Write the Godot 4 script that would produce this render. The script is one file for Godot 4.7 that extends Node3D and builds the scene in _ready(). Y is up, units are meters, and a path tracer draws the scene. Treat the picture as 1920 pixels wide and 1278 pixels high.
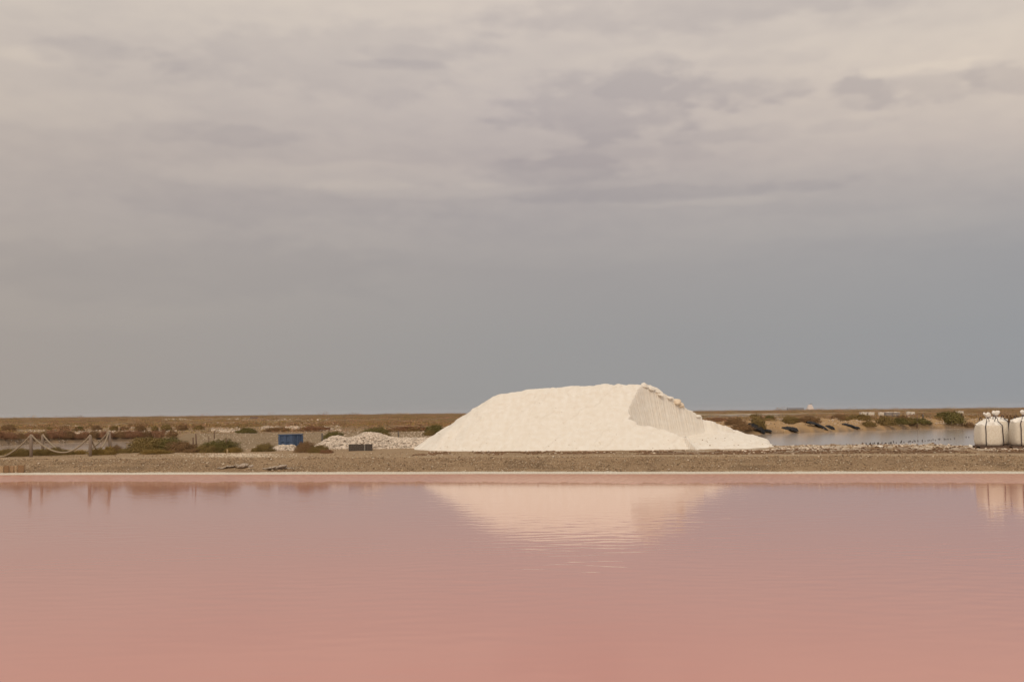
extends Node3D
# A salt works: pink brine pond in front, a half dug heap of salt on the bank, salt marsh behind.

const FOCAL := 2100.0            # focal length in photo pixels (1920 x 1278)
const EYE := Vector3(0, 2.0, 0)
const LAND := 0.6
var look: Basis
var used := {}
var rng := RandomNumberGenerator.new()
var wide := FastNoiseLite.new()   # slow undulation
var fine := FastNoiseLite.new()
var mats := {}
var shrubs: Array = []
var dense: Array = []
var basins: Array = []

# ---------------------------------------------------------------- helpers
func ray(px: float, py: float) -> Vector3:
	return (look * Vector3((px - 960.0) / FOCAL, -(py - 639.0) / FOCAL, -1.0)).normalized()

func on_level(px: float, py: float, h: float) -> Vector3:
	var d := ray(px, py)
	return EYE + d * ((h - EYE.y) / minf(d.y, -0.0004))

func at_depth(px: float, py: float, depth: float) -> Vector3:
	var d := ray(px, py)
	return EYE + d * (depth / -d.z)

func on_ground(px: float, py: float) -> Vector3:
	# where the line of sight first meets the land
	var d := ray(px, py)
	var t := (1.35 - EYE.y) / minf(d.y, -0.0004)
	var last := t
	while t < 7000.0:
		var p := EYE + d * t
		if ground_height(p.x, p.z) >= p.y: break
		last = t
		t *= 1.02
	for i in 5:
		var mid := (last + t) / 2.0
		var p := EYE + d * mid
		if ground_height(p.x, p.z) >= p.y: t = mid
		else: last = mid
	var hit := EYE + d * t
	hit.y = ground_height(hit.x, hit.z)
	return hit

func lin(r: float, g: float, b: float) -> Color:
	return Color(r / 255.0, g / 255.0, b / 255.0).srgb_to_linear()

func numbered(called: String) -> String:
	var n: int = used.get(called, 0)
	used[called] = n + 1
	return called if n == 0 else "%s_%03d" % [called, n]

func tag(o: Node, label := "", category := "", group := "", kind := "") -> void:
	if label: o.set_meta("label", label)
	if category: o.set_meta("category", category)
	if group: o.set_meta("group", group)
	if kind: o.set_meta("kind", kind)

func base(called: String, where: Vector3, turn := 0.0) -> Node3D:
	var o := Node3D.new()
	o.name = numbered(called)
	add_child(o)
	o.position = where
	o.rotation.y = turn
	return o

func put(called: String, mesh: Mesh, m: Material, parent: Node = null, where := Vector3.ZERO) -> MeshInstance3D:
	var o := MeshInstance3D.new()
	o.mesh = mesh
	o.material_override = m
	if parent == null:
		o.name = numbered(called)
		add_child(o)
	else:
		o.name = called
		parent.add_child(o, true)
	o.position = where
	return o

func scatter(called: String, mesh: Mesh, m: Material, places: Array, tints: Array, parent: Node = null) -> MultiMeshInstance3D:
	var mm := MultiMesh.new()
	mm.transform_format = MultiMesh.TRANSFORM_3D
	mm.use_colors = true
	mm.mesh = mesh
	mm.instance_count = places.size()
	for i in places.size():
		mm.set_instance_transform(i, places[i])
		mm.set_instance_color(i, tints[i])
	var o := MultiMeshInstance3D.new()
	o.multimesh = mm
	o.material_override = m
	o.set_meta("kind", "stuff")
	if parent == null:
		o.name = numbered(called)
		add_child(o)
	else:
		o.name = called
		parent.add_child(o, true)
	return o

func noise_texture(freq: float, lo: Color, hi: Color, size := 512, kind := FastNoiseLite.TYPE_SIMPLEX_SMOOTH, seed_ := 3) -> NoiseTexture2D:
	var n := FastNoiseLite.new()
	n.seed = seed_
	n.noise_type = kind
	n.frequency = freq
	n.fractal_octaves = 5
	var t := NoiseTexture2D.new()
	t.width = size
	t.height = size
	t.seamless = true
	t.noise = n
	var g := Gradient.new()
	g.offsets = PackedFloat32Array([0.2, 0.8])
	g.colors = PackedColorArray([lo, hi])
	t.color_ramp = g
	return t

func bump_texture(freq: float, strength: float, size := 512) -> NoiseTexture2D:
	var t := noise_texture(freq, Color.BLACK, Color.WHITE, size)
	t.color_ramp = null
	t.as_normal_map = true
	t.bump_strength = strength
	return t

func material(called: String, albedo: Color, rough := 0.9, vertex := false) -> StandardMaterial3D:
	if mats.has(called):
		return mats[called]
	var m := StandardMaterial3D.new()
	m.albedo_color = albedo.linear_to_srgb()
	m.roughness = rough
	m.metallic_specular = 0.3
	m.vertex_color_use_as_albedo = vertex
	m.cull_mode = BaseMaterial3D.CULL_DISABLED
	mats[called] = m
	return m

func grain(m: StandardMaterial3D, tex: Texture2D, scale_: float, bump: Texture2D = null, bump_scale := 1.0) -> StandardMaterial3D:
	m.albedo_texture = tex
	m.uv1_triplanar = true
	m.uv1_world_triplanar = true
	m.uv1_scale = Vector3.ONE * scale_
	if bump:
		m.normal_enabled = true
		m.normal_texture = bump
		m.normal_scale = bump_scale
	return m

func grid_mesh(cols: int, rows: int, v: PackedVector3Array, c: PackedColorArray, drop := PackedByteArray(), normals := PackedVector3Array()) -> ArrayMesh:
	var idx := PackedInt32Array()
	var flip := (v[cols] - v[0]).cross(v[1] - v[0]).y < 0.0
	for j in rows - 1:
		for i in cols - 1:
			var a := j * cols + i
			if drop.size() and drop[a] and drop[a + 1] and drop[a + cols] and drop[a + cols + 1]:
				continue
			if flip: idx.append_array(PackedInt32Array([a, a + cols, a + 1, a + 1, a + cols, a + cols + 1]))
			else: idx.append_array(PackedInt32Array([a, a + 1, a + cols, a + 1, a + cols + 1, a + cols]))
	if normals.is_empty():
		normals.resize(v.size())
		for j in rows:
			for i in cols:
				var p := v[j * cols + maxi(i - 1, 0)]
				var q := v[j * cols + mini(i + 1, cols - 1)]
				var r := v[maxi(j - 1, 0) * cols + i]
				var s := v[mini(j + 1, rows - 1) * cols + i]
				var n := (s - r).cross(q - p).normalized()
				normals[j * cols + i] = n if n.y > 0.0 else -n
	var arr := []
	arr.resize(Mesh.ARRAY_MAX)
	arr[Mesh.ARRAY_VERTEX] = v
	arr[Mesh.ARRAY_NORMAL] = normals
	if c.size(): arr[Mesh.ARRAY_COLOR] = c
	arr[Mesh.ARRAY_INDEX] = idx
	var m := ArrayMesh.new()
	m.add_surface_from_arrays(Mesh.PRIMITIVE_TRIANGLES, arr)
	return m

func tri(st: SurfaceTool, a: Vector3, b: Vector3, c: Vector3) -> void:
	st.add_vertex(a); st.add_vertex(b); st.add_vertex(c)

func quad(st: SurfaceTool, a: Vector3, b: Vector3, c: Vector3, d: Vector3) -> void:
	tri(st, a, b, c); tri(st, a, c, d)

func start() -> SurfaceTool:
	var st := SurfaceTool.new()
	st.begin(Mesh.PRIMITIVE_TRIANGLES)
	return st

func chamfered(size: Vector3, e: float) -> ArrayMesh:
	# a box with its edges cut off
	var st := start()
	st.set_smooth_group(-1)
	var h := size / 2.0
	e = minf(e, minf(h.x, minf(h.y, h.z)) * 0.6)
	var corner := func(sx: float, sy: float, sz: float, k: int) -> Vector3:
		var p := Vector3(sx * (h.x - e), sy * (h.y - e), sz * (h.z - e))
		p[k] = [sx, sy, sz][k] * h[k]
		return p
	var face := func(pts: Array) -> void:
		var n: Vector3 = (pts[1] - pts[0]).cross(pts[2] - pts[0])
		var mid := Vector3.ZERO
		for p in pts: mid += p
		if n.dot(mid) > 0: pts.reverse()
		for i in range(1, pts.size() - 1):
			tri(st, pts[0], pts[i], pts[i + 1])
	for k in 3:
		var a := (k + 1) % 3
		var b := (k + 2) % 3
		for s in [-1.0, 1.0]:
			var pts := []
			for q in [[-1.0, -1.0], [1.0, -1.0], [1.0, 1.0], [-1.0, 1.0]]:
				var sg := [0.0, 0.0, 0.0]
				sg[k] = s; sg[a] = q[0]; sg[b] = q[1]
				pts.append(corner.call(sg[0], sg[1], sg[2], k))
			face.call(pts)
		for sa in [-1.0, 1.0]:
			for sb in [-1.0, 1.0]:
				var s0 := [0.0, 0.0, 0.0]
				var s1 := [0.0, 0.0, 0.0]
				s0[k] = -1.0; s0[a] = sa; s0[b] = sb
				s1[k] = 1.0; s1[a] = sa; s1[b] = sb
				face.call([corner.call(s0[0], s0[1], s0[2], a), corner.call(s1[0], s1[1], s1[2], a), corner.call(s1[0], s1[1], s1[2], b), corner.call(s0[0], s0[1], s0[2], b)])
	for sx in [-1.0, 1.0]:
		for sy in [-1.0, 1.0]:
			for sz in [-1.0, 1.0]:
				face.call([corner.call(sx, sy, sz, 0), corner.call(sx, sy, sz, 1), corner.call(sx, sy, sz, 2)])
	st.generate_normals()
	return st.commit()

func tube(points: PackedVector3Array, r0: float, r1: float, sides := 8, flat := 1.0) -> ArrayMesh:
	var st := start()
	var rings: Array = []
	for i in points.size():
		var dir := (points[mini(i + 1, points.size() - 1)] - points[maxi(i - 1, 0)]).normalized()
		var u := dir.cross(Vector3(0.13, 0.2, 1)).normalized()
		var w := dir.cross(u)
		var r := lerpf(r0, r1, float(i) / maxf(1, points.size() - 1))
		var ring := PackedVector3Array()
		for k in sides:
			var a := TAU * k / sides
			ring.append(points[i] + u * cos(a) * r + w * sin(a) * r * flat)
		rings.append(ring)
	for i in rings.size() - 1:
		for k in sides:
			var l := (k + 1) % sides
			quad(st, rings[i][k], rings[i][l], rings[i + 1][l], rings[i + 1][k])
	for k in range(1, sides - 1):
		tri(st, rings[0][0], rings[0][k + 1], rings[0][k])
		var z: PackedVector3Array = rings[-1]
		tri(st, z[0], z[k], z[k + 1])
	st.generate_normals()
	return st.commit()

func rock_mesh(seed_: int, detail := 1) -> ArrayMesh:
	var r := RandomNumberGenerator.new()
	r.seed = seed_
	var s := SphereMesh.new()
	s.radius = 0.5
	s.height = 1.0
	s.radial_segments = 6 + detail * 3
	s.rings = 2 + detail * 2
	var n := FastNoiseLite.new()
	n.seed = seed_
	n.frequency = 1.3
	var arr := s.get_mesh_arrays()
	var v: PackedVector3Array = arr[Mesh.ARRAY_VERTEX]
	for i in v.size():
		var p := v[i].normalized()
		v[i] = v[i] * (1.0 + 0.55 * n.get_noise_3dv(p)) * Vector3(1, 0.72, 0.85)
	var st := start()
	st.set_smooth_group(-1)
	var ix: PackedInt32Array = arr[Mesh.ARRAY_INDEX]
	for i in ix: st.add_vertex(v[i])
	st.generate_normals()
	return st.commit()

# ---------------------------------------------------------------- the sky
var cloud_noise := FastNoiseLite.new()
var wisp_noise := FastNoiseLite.new()
const SKY_ROWS := [
	# height in degrees, colour at the left, in the middle and at the right of the view
	[0.0, 163, 154, 147, 152, 151, 151, 147, 150, 155], [3.6, 166, 157, 151, 155, 153, 153, 150, 152, 156], [7.4, 171, 162, 156, 163, 158, 157, 158, 157, 159],
	[10.1, 178, 168, 162, 173, 166, 164, 173, 167, 165], [12.7, 186, 175, 167, 184, 174, 170, 193, 182, 175], [15.3, 193, 182, 173, 189, 179, 175, 208, 195, 183],
	[17.8, 198, 187, 178, 196, 186, 180, 212, 200, 188], [20.2, 202, 192, 182, 204, 193, 185, 213, 202, 191], [30.0, 211, 202, 192, 213, 204, 194, 216, 208, 198],
	[50.0, 226, 219, 209, 227, 220, 210, 229, 222, 212], [90.0, 234, 227, 218, 234, 227, 218, 234, 227, 218]]
# clouds in view: place (degrees right, degrees up), half width, half height, how much darker (-) or lighter (+), how ragged
const CLOUDS := [
	[11.0, 19.8, 12.0, 1.1, -1.0, 0.5], [18.5, 19.0, 5.0, 0.7, -0.5, 0.6], [5.2, 15.6, 6.5, 1.5, -0.85, 1.0], [10.5, 15.9, 4.5, 0.9, -0.85, 1.0], [13.0, 17.2, 3.0, 0.35, -0.35, 1.0],
	[17.9, 15.2, 1.5, 0.5, -0.6, 1.4], [20.7, 15.3, 2.0, 0.62, -0.65, 1.5], [24.3, 15.4, 1.7, 0.66, -0.9, 1.2], [17.3, 15.6, 1.2, 0.35, -0.8, 0.8], [12.5, 13.7, 6.0, 0.5, -0.55, 0.8], [6.0, 13.0, 5.0, 0.5, -0.4, 0.8], [2.6, 12.3, 4.0, 0.75, -0.75, 0.7],
	[7.8, 11.0, 9.0, 0.4, -0.55, 0.7], [11.5, 10.5, 4.0, 0.25, 0.45, 0.9], [18.0, 17.0, 8.0, 1.2, 0.5, 0.6], [21.5, 16.1, 3.0, 0.3, 0.6, 0.7], [15.5, 13.7, 4.0, 0.5, 0.4, 0.8], [6.0, 17.6, 4.0, 0.5, 0.35, 0.7],
	[-5.6, 17.5, 3.2, 0.22, -0.6, 0.5], [-3.6, 18.0, 3.0, 0.45, -0.45, 0.8], [-10.0, 17.6, 9.0, 1.9, -0.55, 0.7], [-20.5, 17.2, 3.4, 0.8, -0.6, 0.9], [-23.6, 16.8, 2.4, 0.5, 0.7, 0.7],
	[-22.0, 14.6, 6.0, 0.9, 0.5, 0.8], [-14.0, 13.9, 5.0, 0.5, -0.45, 0.8], [-7.0, 12.0, 9.0, 0.6, 0.55, 0.9], [-4.0, 11.3, 6.0, 0.4, 0.5, 0.9], [-12.0, 10.4, 9.0, 0.9, -0.25, 0.6],
	[-16.0, 7.0, 12.0, 1.8, -0.28, 0.5], [16.0, 9.0, 10.0, 0.6, 0.22, 0.7], [-21.0, 5.2, 8.0, 1.2, 0.18, 0.5], [3.5, 8.0, 8.0, 0.7, 0.15, 0.6]]

func sky_color(az: float, el: float) -> Color:
	var side := 0.5 + az / 56.0
	if absf(az) > 28.0:
		side = 0.5 + signf(az) * 0.5 * (180.0 - absf(az)) / 152.0
	var e := maxf(el, 0.0)
	var k := 0
	while k < SKY_ROWS.size() - 2 and e > SKY_ROWS[k + 1][0]: k += 1
	var a: Array = SKY_ROWS[k]
	var b: Array = SKY_ROWS[k + 1]
	var f := clampf((e - a[0]) / (b[0] - a[0]), 0.0, 1.0)
	var w := [maxf(0.0, 1.0 - side * 2.0), 1.0 - absf(side * 2.0 - 1.0), maxf(0.0, side * 2.0 - 1.0)]
	var c := Vector3.ZERO
	for n in 3:
		c += w[n] * Vector3(lerpf(a[1 + n * 3], b[1 + n * 3], f), lerpf(a[2 + n * 3], b[2 + n * 3], f), lerpf(a[3 + n * 3], b[3 + n * 3], f))
	var ca := deg_to_rad(az)
	var d := Vector3(sin(ca) * cos(deg_to_rad(e)), sin(deg_to_rad(e)), -cos(ca) * cos(deg_to_rad(e)))
	var n1 := cloud_noise.get_noise_3d(d.x * 3.0, d.y * 11.0, d.z * 3.0)
	var n2 := wisp_noise.get_noise_3d(d.x * 10.0, d.y * 34.0, d.z * 10.0)
	var shade := (n1 * 0.55 + n2 * 0.22) * smoothstep(3.0, 14.0, e) + n1 * 0.10
	var n4 := wisp_noise.get_noise_3d(d.x * 55.0 + 3.0, d.y * 150.0, d.z * 55.0)
	shade += n4 * 0.26 * smoothstep(4.0, 13.0, e)
	if absf(az) < 40.0 and e < 30.0:
		var n3 := wisp_noise.get_noise_3d(d.x * 26.0 + 9.0, d.y * 60.0, d.z * 26.0)
		for q in CLOUDS:
			var dx: float = (az - q[0]) / q[2]
			var dy: float = (e - q[1]) / q[3]
			if absf(dx) > 1.6 or absf(dy) > 2.2: continue
			var r: float = sqrt(dx * dx + dy * dy) + (n2 * 0.9 + n3 * 0.8 + n4 * 0.4) * q[5]
			shade += q[4] * 0.85 * smoothstep(1.2, 0.55, r)
	shade = clampf(shade, -1.1, 0.9)
	if shade < 0.0:
		c += Vector3(-15, -13.5, -9.8) * -shade      # the lilac grey bellies
	else:
		c += Vector3(13, 11.5, 7.5) * shade
	var more := smoothstep(4.0, 14.0, e)
	return lin(c.x + 2.0 * more, c.y + 1.5 * more, c.z + 2.0 * more - 1.0)

func make_sky() -> ImageTexture:
	cloud_noise.seed = 11
	cloud_noise.frequency = 0.55
	cloud_noise.fractal_octaves = 4
	wisp_noise.seed = 5
	wisp_noise.frequency = 0.5
	wisp_noise.fractal_octaves = 4
	var w := 768
	var h := 384
	var im := Image.create(w, h, false, Image.FORMAT_RGBF)
	var low := sky_color(0, 0)
	im.fill(low)
	for y in h / 2 + 2:
		var el := 90.0 - (y + 0.5) / h * 180.0
		for x in w:
			im.set_pixel(x, y, sky_color(wrapf((x + 0.5) / w * 360.0, -180.0, 180.0), el))
	im.resize(4096, 2048, Image.INTERPOLATE_BILINEAR)
	for y in range(2048 * 64 / 180, 1026):
		var el2 := 90.0 - (y + 0.5) / 2048.0 * 180.0
		for x in range(-348, 348):     # straight ahead is the seam of the panorama
			im.set_pixel(posmod(x, 4096), y, sky_color((x + 0.5) / 4096.0 * 360.0, el2))
	return ImageTexture.create_from_image(im)

# ---------------------------------------------------------------- the lie of the land
func shore_z(x: float) -> float:
	var s := clampf(x, -70.0, 70.0)
	return -37.0 + (0.15 if s < 0 else 0.18) * s + 0.12 * wide.get_noise_2d(x * 3.0, 7.0) + 0.05 * fine.get_noise_2d(x * 3.0, 3.0)

func polygon_distance(p: Vector2, poly: PackedVector2Array) -> float:
	# negative inside
	var best := 1e9
	var inside := false
	var j := poly.size() - 1
	for i in poly.size():
		var a := poly[j]
		var b := poly[i]
		best = minf(best, p.distance_squared_to(Geometry2D.get_closest_point_to_segment(p, a, b)))
		if (a.y > p.y) != (b.y > p.y) and p.x < (b.x - a.x) * (p.y - a.y) / (b.y - a.y) + a.x:
			inside = not inside
		j = i
	return -sqrt(best) if inside else sqrt(best)

func basin(outline: Array, soft: float) -> void:
	var poly := PackedVector2Array()
	var box := Rect2()
	for q in outline:
		var p := on_level(q[0], q[1], 0.0)
		poly.append(Vector2(p.x, p.z))
	box = Rect2(poly[0], Vector2.ZERO)
	for p in poly: box = box.expand(p)
	basins.append({"poly": poly, "soft": soft, "box": box.grow(soft * 2.5)})

func wetness(x: float, z: float) -> float:
	# 1 in a basin, 0 on land
	var best := 0.0
	for b in basins:
		if b.box.has_point(Vector2(x, z)):
			var d: float = polygon_distance(Vector2(x, z), b.poly) + b.soft * 0.5 * wide.get_noise_2d(x * 40.0 / b.soft * 0.25, z * 40.0 / b.soft * 0.25)
			best = maxf(best, 1.0 - smoothstep(-b.soft * 0.6, b.soft * 1.6, d))
	return best

func hump(x: float, z: float, cx: float, cz: float, rx: float, rz: float) -> float:
	var dx := (x - cx) / rx
	var dz := (z - cz) / rz
	return exp(-(dx * dx + dz * dz))

func ground_height(x: float, z: float) -> float:
	var t := shore_z(x) - z
	if t < 0.0:
		return maxf(-0.6, t * 0.25)
	var h := 0.0
	if t < 0.55: h = 0.06 * t / 0.55
	elif t < 1.75: h = lerpf(0.06, 0.47, (t - 0.55) / 1.2)
	elif t < 4.5: h = lerpf(0.47, 0.58, (t - 1.75) / 2.75)
	else: h = lerpf(0.58, LAND, clampf((t - 4.5) / 3.0, 0.0, 1.0))
	if t > 0.55:
		h += 0.02 * fine.get_noise_2d(x * 4.0, z * 4.0) * minf(1.0, t - 0.55)
	if t < 9.0:
		# lumps of old crust on the right, between the road and the water behind
		var lump := smoothstep(2.6, 4.4, t) * smoothstep(8.0, 11.5, x) * smoothstep(16.2, 15.2, x) * smoothstep(9.0, 6.4, t)
		h += lump * (0.05 + 0.13 * absf(wide.get_noise_2d(x * 14.0, z * 14.0)) + 0.07 * fine.get_noise_2d(x * 5.0, z * 5.0))
	var d := -z
	if t > 6.0:
		h += 0.10 * wide.get_noise_2d(x * 2.0, z * 2.0) * smoothstep(6.0, 20.0, t)
		# gravel mound behind the blue box
		h += 0.34 * hump(x, z, -15.0, -66.0, 9.0, 8.0)
		# far dyke on the left
		if x < -14.0 or d > 85.0:
			h += 0.36 * smoothstep(90.0, 98.0, d) * smoothstep(122.0, 104.0, d) * smoothstep(2.0, -14.0, x)
		# sandy bank beyond the pond on the right
		var far := d - lerpf(98.0, 120.0, clampf((x - 24.0) / 30.0, 0.0, 1.0))
		if far > 0.0 and x > 10.0:
			h += smoothstep(0.0, 7.0, far) * smoothstep(40.0, 14.0, far) * (0.05 + 0.75 * maxf(0.0, wide.get_noise_2d(x * 7.0 + 5.0, z * 4.0)))
		var wet := wetness(x, z)
		h = lerpf(h, -0.45, wet)
		h += 0.0012 * maxf(0.0, d - 900.0) * 0.35 * (0.6 + wide.get_noise_2d(x * 0.15, 3.0))
	return h

func ground_color(x: float, z: float, h: float) -> Color:
	var t := shore_z(x) - z
	var d := -z
	var n := fine.get_noise_2d(x * 2.2, z * 2.2)
	var w := wide.get_noise_2d(x * 5.0, z * 5.0)
	var gravel := Color(0.345, 0.24, 0.152)
	var sand := Color(0.42, 0.30, 0.19)
	var soil := Color(0.30, 0.20, 0.115)
	var salt := Color(0.78, 0.72, 0.63)
	var clay := Color(0.20, 0.125, 0.08)
	if t < 9.0:
		var edge := 0.5 + 0.07 * fine.get_noise_2d(x * 1.2, 9.0) + 0.04 * fine.get_noise_2d(x * 6.0, 2.0)
		if t < -0.4: return Color(0.5, 0.27, 0.2)
		if t < edge: return salt * (0.97 + 0.06 * n)
		var c := gravel.lerp(sand, 0.6 * smoothstep(edge + 0.3, edge, t + 0.05 * n))
		c = c.lerp(gravel * 0.62, clampf(1.6 * w + n, 0.0, 0.8))
		c = c.lerp(sand, 0.55 * smoothstep(0.12, 0.4, wide.get_noise_2d(x * 3.0, t * 30.0 + 9.0)))
		var road := smoothstep(1.45, 1.85, t + 0.25 * n + 0.2 * w)
		c = c.lerp(sand.lerp(gravel, 0.28 + 0.25 * w), road)
		# pale tracks on the road
		c = c.lerp(Color(0.56, 0.45, 0.32), road * smoothstep(0.5, 0.1, absf(t - 2.3 + 0.3 * w)) * 0.5 * smoothstep(-0.3, 0.4, n + w * 0.8 + (0.25 if x > 3.0 else -0.1)))
		var right := smoothstep(-3.5, 8.0, x)
		# dried brown crust in front of and beside the heap
		var brown := smoothstep(2.7, 3.2, t + 0.3 * w) * smoothstep(4.8, 4.2, t) * right * smoothstep(-0.35, 0.15, n + w + 0.2)
		c = c.lerp(clay, brown * 0.8)
		var white := smoothstep(3.4, 4.4, t + 0.6 * w + 0.3 * n) * smoothstep(4.0, 9.0, x)
		c = c.lerp(Color(0.60, 0.50, 0.40), white * smoothstep(-0.25, 0.25, n + w * 1.2 + 0.15))
		return c
	if h < 0.12:
		return Color(0.24, 0.18, 0.13)
	var c2 := soil.lerp(sand, clampf(0.35 + 0.8 * w + 0.5 * n, 0.0, 1.0))
	if x > 12.0 and d < 150.0:
		c2 = c2.lerp(Color(0.49, 0.315, 0.16), 0.85 * smoothstep(150.0, 128.0, d))
	elif d < 90.0 and x > -26.0 and x < 0.0:
		c2 = c2.lerp(Color(0.30, 0.225, 0.145), 0.7)
	if d > 130.0:
		c2 = c2.lerp(Color(0.33, 0.235, 0.13), 0.75 * smoothstep(130.0, 500.0, d))
		# pale salt flats between the scrub
		var flat := wide.get_noise_2d(x * 0.25, z * 1.6)
		c2 = c2.lerp(Color(0.52, 0.44, 0.35), smoothstep(0.12, 0.22, flat) * 0.85)
	return c2

func build_ground() -> void:
	var soil_mat := material("soil", Color.WHITE, 0.95, true)
	grain(soil_mat, noise_texture(0.03, Color(0.80, 0.79, 0.77), Color(1, 1, 1)), 0.9, bump_texture(0.05, 5.0), 0.8)
	# the bank: one fine sheet from under the pond to behind the road
	var v := PackedVector3Array()
	var c := PackedColorArray()
	var ts: Array = []
	var t := -2.0
	while t < 9.001:
		ts.append(t)
		t += 0.4 if t < -0.45 else (0.045 if t < 2.2 else 0.10)
	ts[-1] = 9.0
	var xs: Array = []
	var x := -75.0
	while x <= 75.0:
		xs.append(x)
		x += 0.09 if absf(x) < 24.0 else 0.8
	for tt in ts:
		for xx in xs:
			var z: float = shore_z(xx) - tt
			var h := ground_height(xx, z)
			v.append(Vector3(xx, h, z))
			c.append(ground_color(xx, z, h))
	var bank := put("bank_ground", grid_mesh(xs.size(), ts.size(), v, c), soil_mat)
	tag(bank, "", "", "", "structure")
	# the marsh behind, out to the horizon
	v = PackedVector3Array()
	c = PackedColorArray()
	var ks: Array = []
	var px := -3200.0
	while px <= 5120.0:
		ks.append((px - 960.0) / FOCAL)
		px += 9.0 if px > -250.0 and px < 2170.0 else 60.0
	var rows := 0
	var f := 1.0
	while f < 150.0:
		rows += 1
		for k in ks:
			var m: float = 0.15 if k < 0 else 0.18
			var d: float = 46.0 / (1.0 + m * k)
			if absf(k * d) > 70.0: d = (46.0 - m * 70.0 * signf(k))
			d *= f
			var xx: float = k * d
			var z := -d
			if rows == 1:
				z = shore_z(xx) - 9.0
			var h := ground_height(xx, z)
			v.append(Vector3(xx, h, z))
			c.append(ground_color(xx, minf(z, shore_z(xx) - 9.01), h))
		f *= 1.0125
	var marsh := put("marsh_ground", grid_mesh(ks.size(), rows, v, c), soil_mat)
	tag(marsh, "", "", "", "structure")
	# the dyke the photograph was taken from
	v = PackedVector3Array()
	c = PackedColorArray()
	for j in 30:
		for i in 61:
			var xx := -75.0 + i * 2.5
			var z := -2.5 + j * 0.4 if j < 12 else 2.3 + (j - 12) * 6.0
			var h := lerpf(-0.5, 0.4, smoothstep(-2.5, 0.6, z))
			v.append(Vector3(xx, h, z))
			c.append(Color(0.26, 0.19, 0.115))
	var dyke := put("dyke_ground", grid_mesh(61, 30, v, c), soil_mat)
	tag(dyke, "", "", "", "structure")

func build_water() -> void:
	# pink brine: real ripples, calm in the lee of the far bank
	var m := StandardMaterial3D.new()
	m.albedo_color = Color(0.56, 0.245, 0.195).linear_to_srgb()
	m.roughness = 0.075
	m.metallic_specular = 0.42
	var ripple := FastNoiseLite.new()
	ripple.seed = 21
	ripple.frequency = 1.0
	ripple.fractal_octaves = 3
	var cols := 521
	var rows := 600
	var v := PackedVector3Array()
	v.resize(cols * rows)
	for j in rows:
		var s := j * 0.0625 - 0.3
		for i in cols:
			var x := -52.0 + i * 0.2
			var z := shore_z(x) + s
			var gust := clampf(0.75 + 0.9 * wide.get_noise_2d(x * 2.0, z * 3.0), 0.25, 1.5)
			var amp := lerpf(0.0008, 0.0028, smoothstep(4.0, 19.0, s)) * lerpf(1.0, 0.4, smoothstep(22.0, 29.0, s + 0.12 * (x - 4.0) * -1.0)) * gust
			v[j * cols + i] = Vector3(x, amp * (ripple.get_noise_2d(x * 1.7, z * 3.4) + 0.5 * ripple.get_noise_2d(x * 0.9 + 40.0, z * 2.0)), z)
	var pond := put("pink_pond_water", grid_mesh(cols, rows, v, PackedColorArray()), m)
	tag(pond, "", "", "", "structure")
	# wet pink salt at the far edge, widened to hide the bank's dark reflection
	var wet := StandardMaterial3D.new()
	wet.albedo_color = Color(0.58, 0.30, 0.225).linear_to_srgb()
	wet.roughness = 0.24
	wet.metallic_specular = 0.3
	grain(wet, noise_texture(0.02, Color(0.88, 0.85, 0.84), Color(1, 1, 1), 256), 0.7, bump_texture(0.04, 2.0, 256), 0.3)
	v = PackedVector3Array()
	var shelf := 900
	for j in 14:
		for i in shelf:
			var x := -50.0 + i * 100.0 / (shelf - 1)
			var reach := lerpf(4.6, 5.3, smoothstep(-9.0, 1.0, x)) + 0.75 * fine.get_noise_2d(x * 11.0, 4.0) + 0.5 * wide.get_noise_2d(x * 8.0, 0.0) + 0.35 * fine.get_noise_2d(x * 2.0, 1.0)
			v.append(Vector3(x, lerpf(0.004, -0.004, smoothstep(0.55, 1.0, j / 13.0)) + 0.0008 * fine.get_noise_2d(x * 8.0, j * 3.0), shore_z(x) - 0.3 + (reach + 0.9) * j / 13.0))
	tag(put("wet_salt_cover", grid_mesh(shelf, 14, v, PackedColorArray()), wet), "", "", "", "structure")
	var grey := StandardMaterial3D.new()
	grey.albedo_color = Color(0.42, 0.335, 0.27).linear_to_srgb()
	grey.roughness = 0.12
	grey.metallic_specular = 0.36
	v = PackedVector3Array([Vector3(-2600, 0, -2600), Vector3(2600, 0, -2600), Vector3(-75, 0, -46), Vector3(75, 0, -46)])
	v[2].z = shore_z(-75) - 7.0
	v[3].z = shore_z(75) - 7.0
	var up := PackedVector3Array([Vector3.UP, Vector3.UP, Vector3.UP, Vector3.UP])
	tag(put("marsh_water", grid_mesh(2, 2, v, PackedColorArray(), PackedByteArray(), up), grey), "", "", "", "structure")

# ---------------------------------------------------------------- the salt heap
const TOE := [[4.78, -43.70], [5.15, -44.45], [5.75, -45.45], [7.15, -46.85], [8.20, -48.0], [9.60, -48.7], [12.5, -49.2], [13.5, -41.0], [6.75, -41.0], [6.45, -42.3], [6.05, -42.95], [5.5, -43.25], [5.05, -43.45]]
const TOE_STEEP := [4.2, 4.6, 4.6, 4.2, 2.2, 1.2, 9.0, 9.0, 2.0, 1.3, 1.4, 1.5, 2.0]   # of the edge that starts at each corner
const SPILL := [[5.5, 0.05], [6.6, 0.08], [7.4, 0.14], [8.2, 0.28], [9.0, 0.46], [9.6, 0.44], [10.1, 0.35], [10.5, 0.24], [10.85, 0.0]]

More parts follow.
